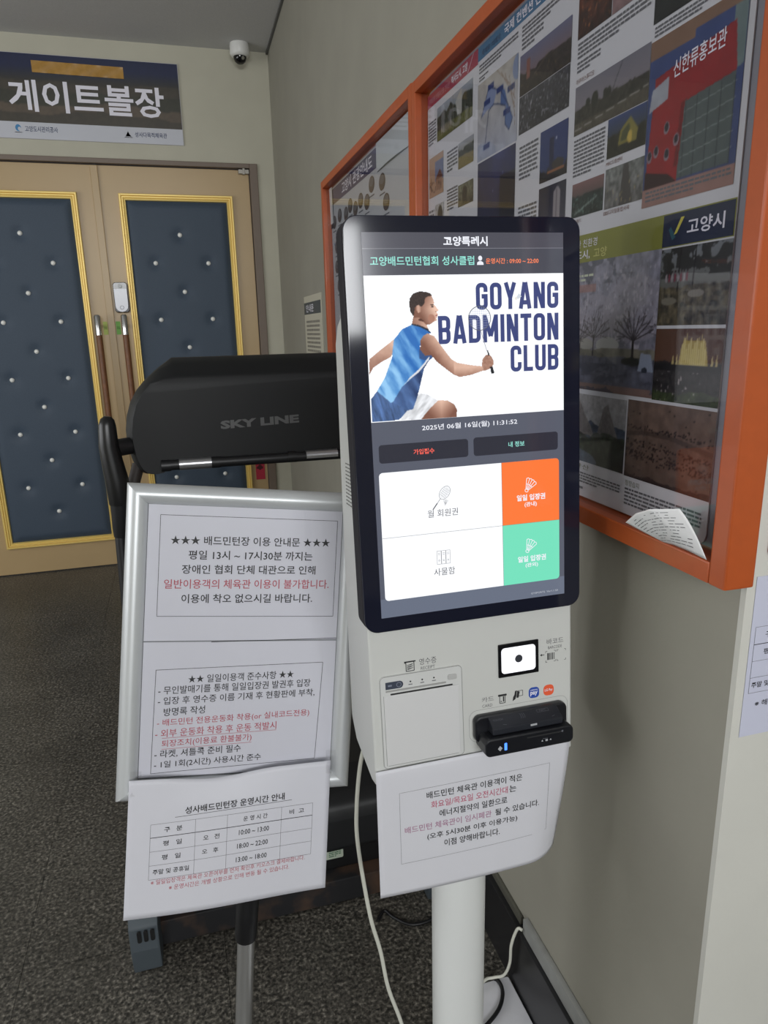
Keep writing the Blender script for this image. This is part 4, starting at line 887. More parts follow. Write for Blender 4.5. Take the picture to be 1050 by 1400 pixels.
# ---------------------------------------------------------------- kiosk
kw = mat('off white enamelled steel', (203, 204, 200), 0.42, bump=(900, 0.05, 0.0005)); bz = mat('glossy dark bezel', (26, 28, 42), 0.08, spec=0.5)
ks = thing('payment_kiosk', (0.363, 0.885, 0), 'white self service payment kiosk with a tall lit touch screen', 'kiosk')
prof = [(-0.086, -0.031), (-0.086, -0.058), (-0.099, -0.092), (-0.122, -0.112), (-0.211, -0.119), (-0.294, -0.128), (-0.532, -0.150), (-0.690, -0.160), (-0.718, -0.135), (-0.733, -0.040), (-0.728, -0.015), (-0.05, -0.015), (-0.05, -0.031)]
mb = MB(); mb.prism(K, prof, -0.0165, 0.286, 'u'); body = mb.build('housing', kw, ks, bevel=0.004, seg=3)
mb = MB()
for i in range(12):
    for j in range(3): mb.box(K, -0.0172, -0.0163, -0.284-0.0052*i, -0.2825-0.0052*i, -0.066-0.012*j-0.0008*i, -0.058-0.012*j-0.0008*i)
mb.build('speaker_grille', mat('grille shadow', (120, 120, 116), 0.7), body)
bzm = MB(); bzm.rbox(K, -0.0225, 0.2905, -0.500, 0.0195, 0.018, -0.0046, 0.0, seg=8); bzm.build('display_frame', bz, ks, bevel=0.0012, seg=2)
bzm = MB(); bzm.rbox(K, -0.0245, 0.2925, -0.498, 0.0175, 0.018, -0.030, -0.0048, seg=8); bzm.build('display_back_shell', mat('dark grey shell', (56, 55, 58), 0.9, spec=0.08), ks, bevel=0.002)
# screen contents: lit display
EM = 1.0
def em(n_, c, s_=EM): return mat('screen ' + n_, c, 0.12, emit=s_)
sc_bg = em('slate', (78, 80, 90), 0.9); sc_w = em('white', (250, 252, 255), 1.05); sc_navy = em('navy', (62, 72, 124)); sc_btn = em('button', (44, 45, 56)); sc_or = em('orange', (255, 122, 56)); sc_gr = em('mint', (118, 226, 190)); sc_l = em('lower slate', (110, 118, 136), 0.9)
sc_cy = em('cyan letters', (150, 226, 214)); sc_rd = em('red letters', (255, 104, 88)); sc_ol = em('orange letters', (255, 136, 92)); sc_ink = em('dark lines', (92, 92, 98)); sc_hd = em('header', (82, 82, 92), 0.9); sc_wt = em('white letters', (240, 242, 250), 1.0)
mb = MB(); mb.box(K, 0.0, 0.266, -0.4805, 0.0, 0.0001, 0.0006); scr = mb.build('screen', sc_bg, ks)
pr = Print(); mm = 0.001
def R(a, b, c, d_, m_, l=0): pr.rect(a*mm, b*mm, c*mm, d_*mm, m_, l)
def TX(t_, a, b, c, d_, m_, bo=0.0, l=2, sp=0.0): pr.text(t_, a*mm, b*mm, c*mm, d_*mm, m_, bo, slope=sp*mm, lay=l)
R(0, 266, -18.7, 0, sc_hd); R(0, 266, -18.9, -18.5, em('rule', (150, 150, 160)), 1); R(0, 266, -49.5, -18.9, sc_bg); R(0, 266, -225, -49.5, sc_w); R(0, 266, -480.4, -455, sc_l); R(0, 266, -455, -225, em('mid slate', (92, 96, 110), 0.9))
TX('고양특례시', 103, 161.5, -16, -4.5, sc_wt, 0.03); TX('고양배드민턴협회 성사클럽', 9, 143, -38.5, -27.5, sc_cy, 0.015); TX('운영시간 : 09:00 ~ 22:00', 158.5, 231, -37.3, -30.5, sc_ol, 0.015)
pr.ell((0.151, -0.0305), 0.0027, 0.003, sc_wt, 2); pr.poly([(0.1465, -0.0385), (0.1555, -0.0385), (0.155, -0.0355), (0.1525, -0.034), (0.1495, -0.034), (0.147, -0.0355)], sc_wt, 2)
def stroke(pts, w_, m_, lay, close=False):
    P = [np.array(p, float) for p in pts]; n_ = len(P); L, R_ = [], []
    for i in range(n_):
        a_ = P[i-1] if (i or close) else P[i]-(P[1]-P[0]); b_ = P[(i+1) % n_] if (i < n_-1 or close) else P[i]+(P[i]-P[i-1])
        t1 = (P[i]-a_)/np.linalg.norm(P[i]-a_); t2 = (b_-P[i])/np.linalg.norm(b_-P[i]); t_ = (t1+t2)/np.linalg.norm(t1+t2)
        nn_ = np.array([-t_[1], t_[0]])*w_/2/max(0.5, float(t_.dot(t1))); L.append(tuple(P[i]+nn_)); R_.append(tuple(P[i]-nn_))
    for i in range(n_ if close else n_-1):
        j = (i+1) % n_; pr.poly([R_[i], R_[j], L[j], L[i]], m_, lay)
def condensed(txt, u0, u1, v0, v1, m_, lay=1):
    H = v1-v0; wn = {'I': 0.34, 'M': 1.3, 'T': 0.95, 'Y': 1.08, 'A': 1.12, 'L': 0.86}; gap = 0.20; tot = sum(wn.get(c_, 1.0) for c_ in txt)+gap*(len(txt)-1); q = (u1-u0)/tot; x = u0; sw = min(0.0056, q*0.34)
    for c_ in txt:
        w_ = wn.get(c_, 1.0)*q; l, r_, b_, t_ = x+sw/2, x+w_-sw/2, v0+sw/2, v1-sw/2; rr_ = min(0.0042, (r_-l)/2.05); mid = (v0+v1)/2
        arc = lambda cx_, cy_, a0, a1: [(cx_+rr_*math.cos(a0+(a1-a0)*k/5), cy_+rr_*math.sin(a0+(a1-a0)*k/5)) for k in range(6)]
        TLc, TRc, BLc, BRc = (l+rr_, t_-rr_), (r_-rr_, t_-rr_), (l+rr_, b_+rr_), (r_-rr_, b_+rr_)
        S_ = lambda P, cl=False: stroke(P, sw, m_, lay, cl)
        if c_ == 'O': S_(arc(*TRc, 0, PI/2)+arc(*TLc, PI/2, PI)+arc(*BLc, PI, 1.5*PI)+arc(*BRc, 1.5*PI, 2*PI), True)
        elif c_ in 'CG':
            S_([(r_, v0+H*0.66)]+arc(*TRc, 0, PI/2)+arc(*TLc, PI/2, PI)+arc(*BLc, PI, 1.5*PI)+arc(*BRc, 1.5*PI, 2*PI)+[(r_, v0+H*(0.36 if c_ == 'C' else 0.54))])
            if c_ == 'G': S_([(r_+sw/2, v0+H*0.50), (l+(r_-l)*0.48, v0+H*0.50)])
        elif c_ == 'U': S_([(l, v1)]+arc(*BLc, PI, 1.5*PI)+arc(*BRc, 1.5*PI, 2*PI)+[(r_, v1)])
        elif c_ == 'D': S_([(l, t_)]+[(l, b_)]+arc(*BRc, 1.5*PI, 2*PI)+arc(*TRc, 0, PI/2), True)
        elif c_ == 'B':
            S_([(l, t_), (l, mid)]+arc(r_-rr_, mid+rr_, 1.5*PI, 2*PI)+arc(*TRc, 0, PI/2), True); S_([(l, mid), (l, b_)]+arc(*BRc, 1.5*PI, 2*PI)+arc(r_-rr_, mid-rr_, 0, PI/2), True)
        elif c_ == 'Y': S_([(x+sw/2, v1), (x+w_/2, v0+H*0.42), (x+w_/2, v0)]); S_([(x+w_-sw/2, v1), (x+w_/2, v0+H*0.42)])
        elif c_ == 'A': S_([(x+sw/2, v0), (x+w_/2-sw*0.12, v1)]); S_([(x+w_-sw/2, v0), (x+w_/2+sw*0.12, v1)]); S_([(x+w_*0.27, v0+H*0.24), (x+w_*0.73, v0+H*0.24)])
        elif c_ == 'N': S_([(l, v0), (l, v1)]); S_([(r_, v0), (r_, v1)]); S_([(l+sw*0.1, v1-sw*0.2), (r_-sw*0.1, v0+sw*0.2)])
        elif c_ == 'M': S_([(l, v0), (l, v1)]); S_([(r_, v0), (r_, v1)]); S_([(l, v1-sw*0.3), ((l+r_)/2, v0+H*0.22)]); S_([(r_, v1-sw*0.3), ((l+r_)/2, v0+H*0.22)])
        elif c_ == 'I': S_([(x+w_/2, v0), (x+w_/2, v1)])
        elif c_ == 'T': S_([(x+w_/2, v0), (x+w_/2, v1)]); S_([(x, t_), (x+w_, t_)])
        elif c_ == 'L': S_([(l, v1), (l, v0)]); S_([(l, b_), (x+w_, b_)])
        x += w_+gap*q
condensed('GOYANG', 0.144, 0.2587, -0.0927, -0.0600, sc_navy); condensed('BADMINTON', 0.0925, 0.2587, -0.1330, -0.0988, sc_navy); condensed('CLUB', 0.190, 0.2585, -0.1714, -0.1385, sc_navy)
TX('2025년 06월 16일(월) 11:31:52', 66, 198, -240.5, -232, sc_wt, 0.012)
pr.rrect(0.0078, 0.1280, -0.2771, -0.2537, 0.004, sc_btn, 1); pr.rrect(0.1355, 0.2570, -0.2771, -0.2529, 0.004, sc_btn, 1)
TX('가입접수', 53.5, 81.5, -269, -262, sc_rd, 0.02); TX('내 정보', 184.8, 208, -269, -261.8, sc_cy, 0.015)
pr.rrect(0.0063, 0.2585, -0.4575, -0.2889, 0.005, sc_w, 1)
pr.poly([(0.1742, -0.3738), (0.1742, -0.2889)] + [(0.2535+0.005*math.sin(t), -0.2939+0.005*math.cos(t)) for t in np.linspace(0, PI/2, 6)] + [(0.2585, -0.3738)], sc_or, 2)
pr.poly([(0.1742, -0.3738), (0.2585, -0.3738)] + [(0.2535+0.005*math.cos(t), -0.4525-0.005*math.sin(t)) for t in np.linspace(0, PI/2, 6)] + [(0.1742, -0.4575)], sc_gr, 2)
R(6.5, 174.2, -374.0, -373.6, sc_ink, 2); R(174.0, 174.4, -457.4, -289, sc_ink, 3); R(174.2, 258.5, -373.95, -373.65, sc_ink, 3)
TX('월 회원권', 69, 111, -352.7, -342.8, sc_ink, 0.0); TX('사물함', 74.8, 104.2, -432, -421.8, sc_ink, 0.0)
TX('일일 입장권', 195.5, 237.6, -342.8, -334.3, sc_wt, 0.03, 3); TX('(관내)', 206.8, 225.1, -352, -344.8, sc_wt, 0.02, 3); TX('일일 입장권', 195.8, 238, -428, -419.5, sc_wt, 0.03, 3); TX('(관외)', 207, 226, -436.5, -429.7, sc_wt, 0.02, 3)
TX('GYSPORTS  Ver1.1.50', 215, 256, -475.3, -472.8, em('version', (190, 194, 204)), 0.0)
# racket, shuttlecock and locker icons
rc = math.radians(52); c0 = (0.0935, -0.3215)
pr.ring(c0, 0.0095, 0.0065, 0.0005, sc_ink, 2, 24, rc)
for k in (-2, -1, 0, 1, 2):
    for a_ in (rc, rc+PI/2):
        ll = (0.008 if a_ == rc else 0.0055)*(1-0.1*abs(k)); sp_ = 0.0019 if a_ == rc else 0.0026
        px, py = c0[0]-math.sin(a_)*k*sp_, c0[1]+math.cos(a_)*k*sp_; pr.line((px-math.cos(a_)*ll, py-math.sin(a_)*ll), (px+math.cos(a_)*ll, py+math.sin(a_)*ll), 0.00022, sc_ink, 2)
pr.line((0.0876, -0.3285), (0.0825, -0.3350), 0.0006, sc_ink, 2); pr.line((0.0828, -0.3346), (0.0765, -0.3425), 0.0014, sc_ink, 2)
def cock(x, y, s_, m_, w_, th):
    ca, sa = math.cos(th), math.sin(th); q = lambda a, b: (x+s_*(a*ca-b*sa), y+s_*(a*sa+b*ca))
    pr.ring(q(0, 0.9), s_*2.2, s_*1.7, w_, m_, 3, 12, th); tips = [q(-7.5+3.75*k, 14+1.6*math.sin(PI*k/4)) for k in range(5)]
    for k, tp_ in enumerate(tips): pr.line(q(-1.8+0.9*k, 2.4), tp_, w_, m_, 3)
    for a_, b_ in zip(tips[:-1], tips[1:]):
        mx_, my_ = (a_[0]+b_[0])/2, (a_[1]+b_[1])/2; pr.path([a_, (mx_-sa*s_*1.1, my_+ca*s_*1.1), b_], w_, m_, 3)
    pr.path([q(-4.2, 8), q(0, 8.6), q(4.2, 8)], w_, m_, 3)
cock(0.2095, -0.3300, 0.0011, sc_wt, 0.0009, -0.55); cock(0.2095, -0.4140, 0.0011, sc_wt, 0.0009, -0.5); cock(0.0935, -0.3375, 0.00040, sc_ink, 0.0003, -0.2)
for k in range(3):
    pr.frame(0.0797+0.0063*k, 0.0855+0.0063*k, -0.4165, -0.3985, 0.0004, sc_ink, 2)
    pr.line((0.0811+0.0063*k, -0.4015), (0.0843+0.0063*k, -0.4015), 0.0004, sc_ink, 2); pr.line((0.0811+0.0063*k, -0.4035), (0.0843+0.0063*k, -0.4035), 0.0004, sc_ink, 2); pr.ring((0.0826+0.0063*k, -0.4115), 0.001, 0.001, 0.0004, sc_ink, 2, 8)
pr.build('screen_page', K, scr, 0.0007, 0.00006)
# the player shown on the page
PL = {"hair":[[55.3,-83.4],[56.7,-76.2],[61.6,-70.8],[69.5,-68.6],[78.6,-69.2],[84.6,-71.5],[86.1,-74.2],[81.0,-75.0],[76.5,-77.3],[75.4,-83.8],[71.3,-87.3],[66.2,-85.3],[62.9,-88.3],[61.8,-95.5],[59.8,-98.6],[56.7,-93.0]],"face":[[61.3,-88.3],[66.2,-84.3],[71.4,-86.1],[75.5,-82.6],[76.5,-76.8],[81.1,-74.1],[85.5,-74.1],[87.4,-78.0],[88.6,-82.5],[88.0,-84.6],[94.4,-91.6],[93.6,-93.2],[91.4,-94.2],[93.4,-96.6],[91.6,-98.2],[92.8,-100.0],[91.0,-102.0],[91.6,-104.4],[87.7,-105.9],[83.1,-109.0],[77.0,-109.7],[68.1,-100.5],[60.8,-100.3]],"ear":[[64.8,-86.0],[68.3,-84.8],[70.8,-87.8],[70.0,-93.3],[67.3,-94.9],[65.1,-91.5]],"neck":[[61.0,-95.5],[68.2,-99.3],[77.1,-107.3],[81.2,-117.2],[67.6,-113.8],[57.8,-108.2]],"shirt":[[45.3,-113.2],[57.8,-108.2],[67.7,-109.5],[79.4,-114.7],[83.8,-118.7],[75.1,-123.9],[68.0,-133.4],[67.7,-140.8],[75.4,-147.2],[81.6,-145.8],[80.6,-151.2],[72.1,-163.2],[64.3,-190.3],[55.3,-212.5],[47.2,-213.8],[29.3,-202.2],[26.6,-202.8],[9.2,-187.4],[20.4,-170.7],[30.7,-146.7],[34.4,-124.9]],"dark":[[81.5,-147.5],[80.5,-153.6],[72.1,-163.2],[64.3,-190.3],[55.3,-212.5],[47.2,-213.8],[29.3,-202.2],[42.0,-184.1],[54.3,-174.8]],"stripe":[[79.9,-147.4],[78.7,-152.3],[65.3,-166.6],[51.6,-175.9],[44.7,-181.8],[53.1,-172.3],[65.4,-162.9]],"barm":[[34.4,-124.9],[14.3,-138.7],[1.6,-147.9],[0.4,-168.5],[6.8,-159.0],[16.1,-153.4],[29.9,-146.6],[33.8,-137.0]],"arm":[[77.9,-119.5],[87.0,-123.0],[93.4,-131.9],[101.1,-142.1],[108.8,-152.3],[116.9,-157.2],[136.0,-161.0],[150.4,-162.9],[153.0,-168.9],[135.6,-173.7],[119.0,-175.9],[110.9,-172.5],[100.3,-164.5],[88.5,-155.2],[81.6,-146.3],[74.1,-147.2],[67.8,-139.5],[68.2,-128.5],[72.5,-122.5]],"hand":[[149.3,-161.6],[150.6,-154.1],[155.7,-148.7],[162.7,-150.0],[166.2,-156.0],[166.0,-162.4],[160.9,-167.2],[153.0,-169.9]],"grip1":[[156.4,-143.4],[158.7,-142.8],[161.3,-149.4],[159.0,-150.6]],"grip2":[[160.9,-164.7],[164.9,-163.8],[167.2,-172.1],[165.8,-173.8],[162.1,-173.7]],"shorts":[[9.2,-187.4],[0.9,-196.8],[0.8,-225.9],[36.0,-225.2],[47.2,-213.8],[29.3,-202.2]],"wshort":[[47.2,-213.8],[64.1,-192.8],[74.8,-194.7],[90.6,-204.4],[76.7,-213.8],[66.7,-226.1],[36.0,-225.9]],"thigh":[[65.4,-226.0],[76.7,-213.8],[89.3,-203.1],[101.6,-203.7],[111.0,-209.4],[114.4,-216.0],[113.8,-226.0]]}
def player(im):
    X = im.X*180; Y = -226+im.Y*162
    def pm(k): return inpoly(X, Y, PL[k])
    def put(m_, col): im.c = np.where(m_[..., None], col, im.c); im.mask |= m_
    n_ = noise(X*0.12, Y*0.12, 4)
    def skin(m_, sh):   # sh 0 dark .. 1 light
        a = np.array((128, 86, 70.)); b = np.array((240, 200, 178.)); put(m_, a+(b-a)*np.clip(sh, 0, 1)[..., None])
    skin(pm('barm'), 0.42+0.02*(Y+150)+0.3*(n_-0.45)); skin(pm('neck'), 0.15+0.03*(X-60)+0.2*n_)
    put(pm('shorts'), np.array((70, 96, 140.))*(0.55+0.9*noise(X*0.35+Y*0.1, Y*0.06, 6))[..., None]*1.1)
    put(pm('wshort'), np.array((236, 238, 242.))*(0.80+0.25*np.clip(noise((X-Y)*0.18, (X+Y)*0.05, 2)*2-0.3, 0, 1))[..., None])
    skin(pm('thigh'), 0.62-0.03*np.abs(X-93)+0.03*(Y+214)+0.1*n_)
    f1 = np.sin((X*0.75+Y*0.42)*0.42+4*noise(X*0.05, Y*0.05, 3)); f2 = noise(X*0.25+Y*0.14, (Y-X)*0.05, 9)
    b0 = np.array((44, 110, 186.)); b1 = np.array((150, 204, 246.)); tt = np.clip(0.38+0.28*f1+0.8*(f2-0.45)-0.012*(X-50)-0.004*(Y+160), 0, 1)
    put(pm('shirt'), b0+(b1-b0)*tt[..., None]); dk_ = pm('dark') & pm('shirt'); put(dk_, np.array((34, 52, 92.))+(np.array((90, 124, 178.))-np.array((34, 52, 92.)))*np.clip(tt*0.9+0.1, 0, 1)[..., None])
    put(inpoly(X, Y, [(66, -138), (76, -146), (82, -144), (84, -150), (78, -154), (66, -150)]), np.array((52, 84, 136.))*np.ones_like(im.c))
    put(pm('stripe'), np.array((226, 226, 230.))*np.ones_like(im.c))
    aL = np.abs((Y+163)+ (X-120)*0.06)/7
    skin(pm('arm'), np.where(X < 112, 0.35+0.045*((X-86)*0.75+(Y+139)*0.6), 0.85-0.45*np.clip((-(Y+164))/9, 0, 1))+0.25*(n_-0.45))
    skin(pm('hand'), 0.28+0.5*(noise(X*0.5, Y*0.7, 5)-0.3)); put(pm('grip1') | pm('grip2'), np.array((34, 36, 40.))*np.ones_like(im.c))
    skin(pm('face'), 0.42+0.045*(X-76)-0.02*np.abs(Y+90)+0.12*(n_-0.45)); put(pm('hair'), np.array((58, 46, 42.))*(0.7+0.6*noise(X*0.8, Y*0.8, 7))[..., None])
    skin(pm('ear'), 0.75-0.12*np.abs(X-67.5))
    E_ = lambda cx_, cy_, rx, ry: ((X-cx_)/rx)**2+((Y-cy_)/ry)**2 < 1
    put(E_(85.6, -85.2, 2.4, 0.7), np.array((50, 36, 32.))*np.ones_like(im.c)); put(E_(85.8, -87.6, 1.7, 0.7), np.array((44, 34, 34.))*np.ones_like(im.c)); put(E_(84.0, -101.5, 4.5, 5.0) & pm('face'), np.array((176, 126, 106.))*np.ones_like(im.c)); put(E_(91.4, -98.4, 2.2, 0.8), np.array((150, 76, 72.))*np.ones_like(im.c)); put(E_(89.8, -93.4, 0.9, 0.5), np.array((96, 56, 48.))*np.ones_like(im.c))
    put(E_(74, -103, 7, 2.0) & pm('neck'), np.array((86, 54, 44.))*np.ones_like(im.c))
    d_ = np.abs(np.hypot((X-68)/1.2, (Y+113))-0) ; put(inpoly(X, Y, [(56, -107), (60, -109.5), (68, -111.5), (78, -116.5), (83, -120), (80, -114.5), (68, -109.4), (58, -107.2)]), np.array((40, 44, 56.))*np.ones_like(im.c))
    im.c = np.where((im.mask)[..., None], im.c, 252)
photo('screen_player', K, 0.0, 0.180, -0.226+0.0012, -0.064, player, vcol_mat('screen picture', emit=1.0, rough=0.12), scr, d=0.00095, cell=0.0007, masked=True, blur=1)
pr = Print(); rk = em('racket line', (96, 100, 110)); pr.ring((0.1482, -0.1030), 0.0150, 0.0148, 0.0009, rk, 0, 28)
for k in range(-4, 5):
    h_ = 0.0145*math.sqrt(max(0, 1-(k/5)**2)); pr.line((0.1482+0.0029*k, -0.1030-h_), (0.1482+0.0029*k, -0.1030+h_), 0.00022, em('string', (170, 180, 205)), 0); pr.line((0.1482-h_, -0.1030+0.0029*k), (0.1482+h_, -0.1030+0.0029*k), 0.00022, em('string', (170, 180, 205)), 0)
pr.line((0.1492, -0.1178), (0.1572, -0.1440), 0.0008, em('shaft', (170, 172, 180)), 0)
pr.build('screen_racket', K, scr, 0.00102, 0.00003); pr = Print()
pr.poly([(0.1985, -0.0795), (0.203, -0.0735), (0.2065, -0.0775), (0.202, -0.0805)], em('shuttle', (214, 220, 228)), 0); pr.ell((0.1988, -0.0798), 0.0018, 0.0018, em('shuttle cork', (236, 232, 226)), 1)
pr.build('screen_shuttlecock', K, scr, 0.00102, 0.00003)
# printer unit
mb = MB(); mb.rbox(K, -0.0045, 0.1145, -0.7035, -0.5680, 0.006, -0.0148, -0.0125); pu = mb.build('receipt_printer', mat('printer surround', (206, 207, 205), 0.4), ks, bevel=0.001)
mb = MB(); mb.box(K, 0.0002, 0.1085, -0.6985, -0.5955, -0.0123, -0.0108); mb.build('printer_door', mat('printer flap', (210, 210, 210), 0.4), pu, bevel=0.0006)
mb = MB(); mb.box(K, 0.010, 0.100, -0.5955, -0.5935, -0.0124, -0.0121); mb.build('paper_slot', mat('slot dark', (30, 30, 32), 0.7), pu)
mb = MB(); mb.box(K, 0.0035, 0.090, -0.5905, -0.5885, -0.0124, -0.0112); mb.build('lip', mat('lip grey', (160, 160, 158), 0.4), pu)
mb = MB(); mb.rbox(K, 0.0930, 0.1060, -0.5865, -0.5790, 0.002, -0.0124, -0.0105); mb.build('release_button', mat('button grey', (180, 180, 178), 0.4), pu, bevel=0.0008)
pr = Print(); dki = mat('slate badge', (62, 68, 82), 0.4)
pr.poly([(0.0035, -0.5870), (0.0035, -0.5765), (0.0235, -0.5765)] + [(0.0235+0.00525*math.sin(t), -0.58175+0.00525*math.cos(t)) for t in np.linspace(0.2, PI-0.2, 7)] + [(0.0235, -0.5870)], dki, 0)
pr.ring((0.0225, -0.5818), 0.0032, 0.0032, 0.0008, mat('badge ring', (130, 136, 150))); pr.greek(0.007, 0.016, -0.584, -0.5795, 1, mat('badge ring'))
for k in range(3): pr.ell((0.039+0.017*k, -0.5800), 0.0012, 0.0012, ink); pr.rect(0.0362+0.017*k, 0.0418+0.017*k, -0.5848, -0.5836, ink_g)
pg = mat('printer seam grey', (128, 128, 126), 0.6); pr.path(rrect(-0.0040, 0.1140, -0.7030, -0.5685, 0.006, 4), 0.0006, pg, 0, True)
pr.path([(0.0002, -0.5958), (0.0002, -0.6988), (0.1085, -0.6988), (0.1085, -0.5958)], 0.0006, pg, 0); pr.rect(0.002, 0.106, -0.6996, -0.6986, pg, 1)
pr.build('marking', K, pu, -0.0122, 0.0001)
# printed legends on the face
pr = Print(); lg = mat('legend grey', (88, 88, 92), 0.5)
pr.text('영수증', 0.0535, 0.0785, -0.5600, -0.5505, lg, 0.0); pr.text('RECEIPT', 0.0555, 0.0760, -0.5672, -0.5625, lg, 0.0)
pr.frame(0.0345, 0.0460, -0.5660, -0.5530, 0.0011, ink); pr.line((0.0320, -0.5525), (0.0485, -0.5525), 0.0018, ink); pr.line((0.0330, -0.5545), (0.0330, -0.553), 0.0016, ink)
for k in range(3): pr.line((0.0360, -0.5575-0.0028*k), (0.0445, -0.5560-0.0028*k), 0.0008, ink); pr.line((0.0445, -0.5560-0.0028*k), (0.0362, -0.5598-0.0022*k), 0.0006, ink)
pr.build('receipt_legend', K, ks, -0.0149, 0.0001); pr = Print()
pr.text('바코드', 0.2465, 0.2730, -0.5595, -0.5510, lg, 0.0); pr.text('BARCODE', 0.2485, 0.2705, -0.5665, -0.5620, lg, 0.0)
for k, w_ in enumerate((1.6, 0.8, 1.2, 0.6, 1.4, 0.5, 0.9)): pr.rect((247.2+1.75*k)*mm, (247.2+1.75*k+w_)*mm, -0.5830, -0.5725, ink)
for (x, y, a_, b_) in ((0.2445, -0.5695, 1, -1), (0.2600, -0.5695, -1, -1), (0.2445, -0.5860, 1, 1), (0.2600, -0.5860, -1, 1), (0.2625, -0.5695, 1, -1), (0.2765, -0.5695, -1, -1), (0.2625, -0.5860, 1, 1), (0.2765, -0.5860, -1, 1)):
    pr.line((x, y), (x+0.0025*a_, y), 0.0006, ink); pr.line((x, y), (x, y+0.0025*b_), 0.0006, ink)
pr.line((0.2375, -0.5740), (0.2425, -0.5740), 0.0010, ink); pr.poly([(0.2355, -0.5740), (0.2385, -0.5720), (0.2385, -0.5760)], ink, 1)
pr.build('barcode_legend', K, ks, -0.0149, 0.0001); pr = Print()
pr.text('카드', 0.1440, 0.1625, -0.6310, -0.6235, lg, 0.0); pr.text('CARD', 0.1445, 0.1600, -0.6390, -0.6345, lg, 0.0)
pr.rrect(0.1690, 0.1825, -0.6265, -0.6235, 0.001, ink); pr.frame(0.1715, 0.1800, -0.6370, -0.6260, 0.0010, ink); pr.rect(0.1765, 0.1785, -0.6350, -0.6270, ink); pr.rect(0.1730, 0.1748, -0.6350, -0.6335, ink)
pr.poly([(0.1915, -0.6370), (0.1925, -0.6310), (0.1945, -0.6275), (0.1955, -0.6220), (0.1985, -0.6215), (0.1975, -0.6300), (0.1960, -0.6345)], ink); pr.frame(0.1990, 0.2075, -0.6305, -0.6225, 0.0008, ink); pr.poly([(0.1975, -0.6330), (0.2010, -0.6330), (0.2030, -0.6240), (0.1990, -0.6225)], ink)
pb = mat('pay blue', (44, 78, 168), 0.4); po = mat('pay orange', (234, 96, 60), 0.4); pr.rrect(0.2170, 0.2335, -0.6375, -0.6210, 0.0055, pb, 1); pr.rrect(0.2405, 0.2570, -0.6375, -0.6210, 0.0062, po, 1)
pr.text('pay', 0.2195, 0.2310, -0.6345, -0.6275, white, 0.03, lay=2); pr.text('SAMSUNG', 0.2195, 0.2310, -0.6262, -0.6242, white, 0.02, lay=2); pr.text('LG Pay', 0.2425, 0.2550, -0.6320, -0.6268, white, 0.02, lay=2)
pr.build('card_legend', K, ks, -0.0149, 0.0001); pr = Print()
O_ = rrect(0.1240, 0.2790, -0.6895, -0.6415, 0.012, 5); pr.path(O_, 0.0003, lg, 1, True)
pr.build('printed_outline', K, ks, -0.0149, 0.0001)
# barcode reader window
mb = MB(); mb.rbox(K, 0.1700, 0.2325, -0.5978, -0.5480, 0.0015, -0.0148, -0.0128); br = mb.build('barcode_reader', mat('reader black', (14, 14, 17), 0.25), ks, bevel=0.0008)
mb = MB(); mb.rbox(K, 0.1745, 0.2270, -0.5920, -0.5540, 0.005, -0.0127, -0.0122); lw = mb.build('lit_window', mat('reader light', (250, 250, 255), 0.2, emit=1.35), br)
mb = MB(); mb.lathe(K(0.2010, -0.5722, -0.0122), K.n, [(0.0059, 0), (0.0055, 0.0006)], 20); mb.build('lens', mat('reader lens', (62, 64, 70), 0.2), lw)
# card terminal
ct = mat('terminal black', (22, 23, 28), 0.32); cr_ = bpy.data.objects.new('card_reader', None); C.objects.link(cr_); cr_.parent = ks; cr_.location = K(0.2, -0.67, -0.015)-Vector(ks.location)
mb = MB(); mb.rbox(K, 0.1285, 0.2725, -0.6870, -0.6465, 0.010, -0.0149, -0.004); mb.build('rear_housing', ct, cr_, bevel=0.003)
mb = MB(); mb.rbox(K, 0.1330, 0.2690, -0.6965, -0.6700, 0.008, -0.0148, 0.0205); lo = mb.build('lower_housing', ct, cr_, bevel=0.0025)
mb = MB(); mb.prism(K, [(-0.6485, -0.006), (-0.6590, 0.0140), (-0.6690, 0.0135), (-0.6695, -0.006)], 0.1480, 0.2560, 'u'); up_ = mb.build('tap_pad', mat('tap pad black', (40, 42, 48), 0.3), cr_, bevel=0.002)
Kp = Frame(K(0, -0.6485, -0.006), K.a, K(0, -0.6485, -0.006)-K(0, -0.6590, 0.0140))
pr = Print(); gi = mat('faint grey marking', (96, 98, 104), 0.5)
pr.frame(0.222, 0.240, -0.0085, -0.004, 0.0005, gi); pr.text('NFC', 0.226, 0.236, -0.0078, -0.0048, gi); pr.text('TOUCH', 0.153, 0.168, -0.0105, -0.0075, gi)
for k in range(3): pr.path([(0.194+0.0028*k+0.002*math.sin(t), -0.009+0.0045*math.cos(t)) for t in np.linspace(0.4, PI-0.4, 6)], 0.0006, gi)
pr.line((0.170, -0.019), (0.165, -0.0175), 0.0006, gi); pr.line((0.240, -0.019), (0.245, -0.0175), 0.0006, gi)
pr.build('marking', Kp, up_, 0.0004)
pr = Print(); pr.rect(0.205, 0.215, -0.6640, -0.6610, mat('pale marking', (170, 172, 176))); pr.build('marking', K, up_, 0.0143)
mb = MB(); mb.rbox(K, 0.196, 0.250, -0.6782, -0.6762, 0.0009, 0.0203, 0.0207); mb.build('card_slot', mat('slot dark', (30, 30, 32)), lo)
pr = Print(); pr.rrect(0.1615, 0.1655, -0.6895, -0.6785, 0.001, mat('blue lamp', (70, 130, 255), 0.3, emit=2.2)); pr.poly([(0.1515, -0.6855), (0.1550, -0.6815), (0.1585, -0.6855), (0.1550, -0.6895)], mat('pale marking')); 
for x in (0.218, 0.231): pr.poly([(x, -0.6870), (x+0.0016, -0.6842), (x+0.0032, -0.6870)], mat('pale marking'))
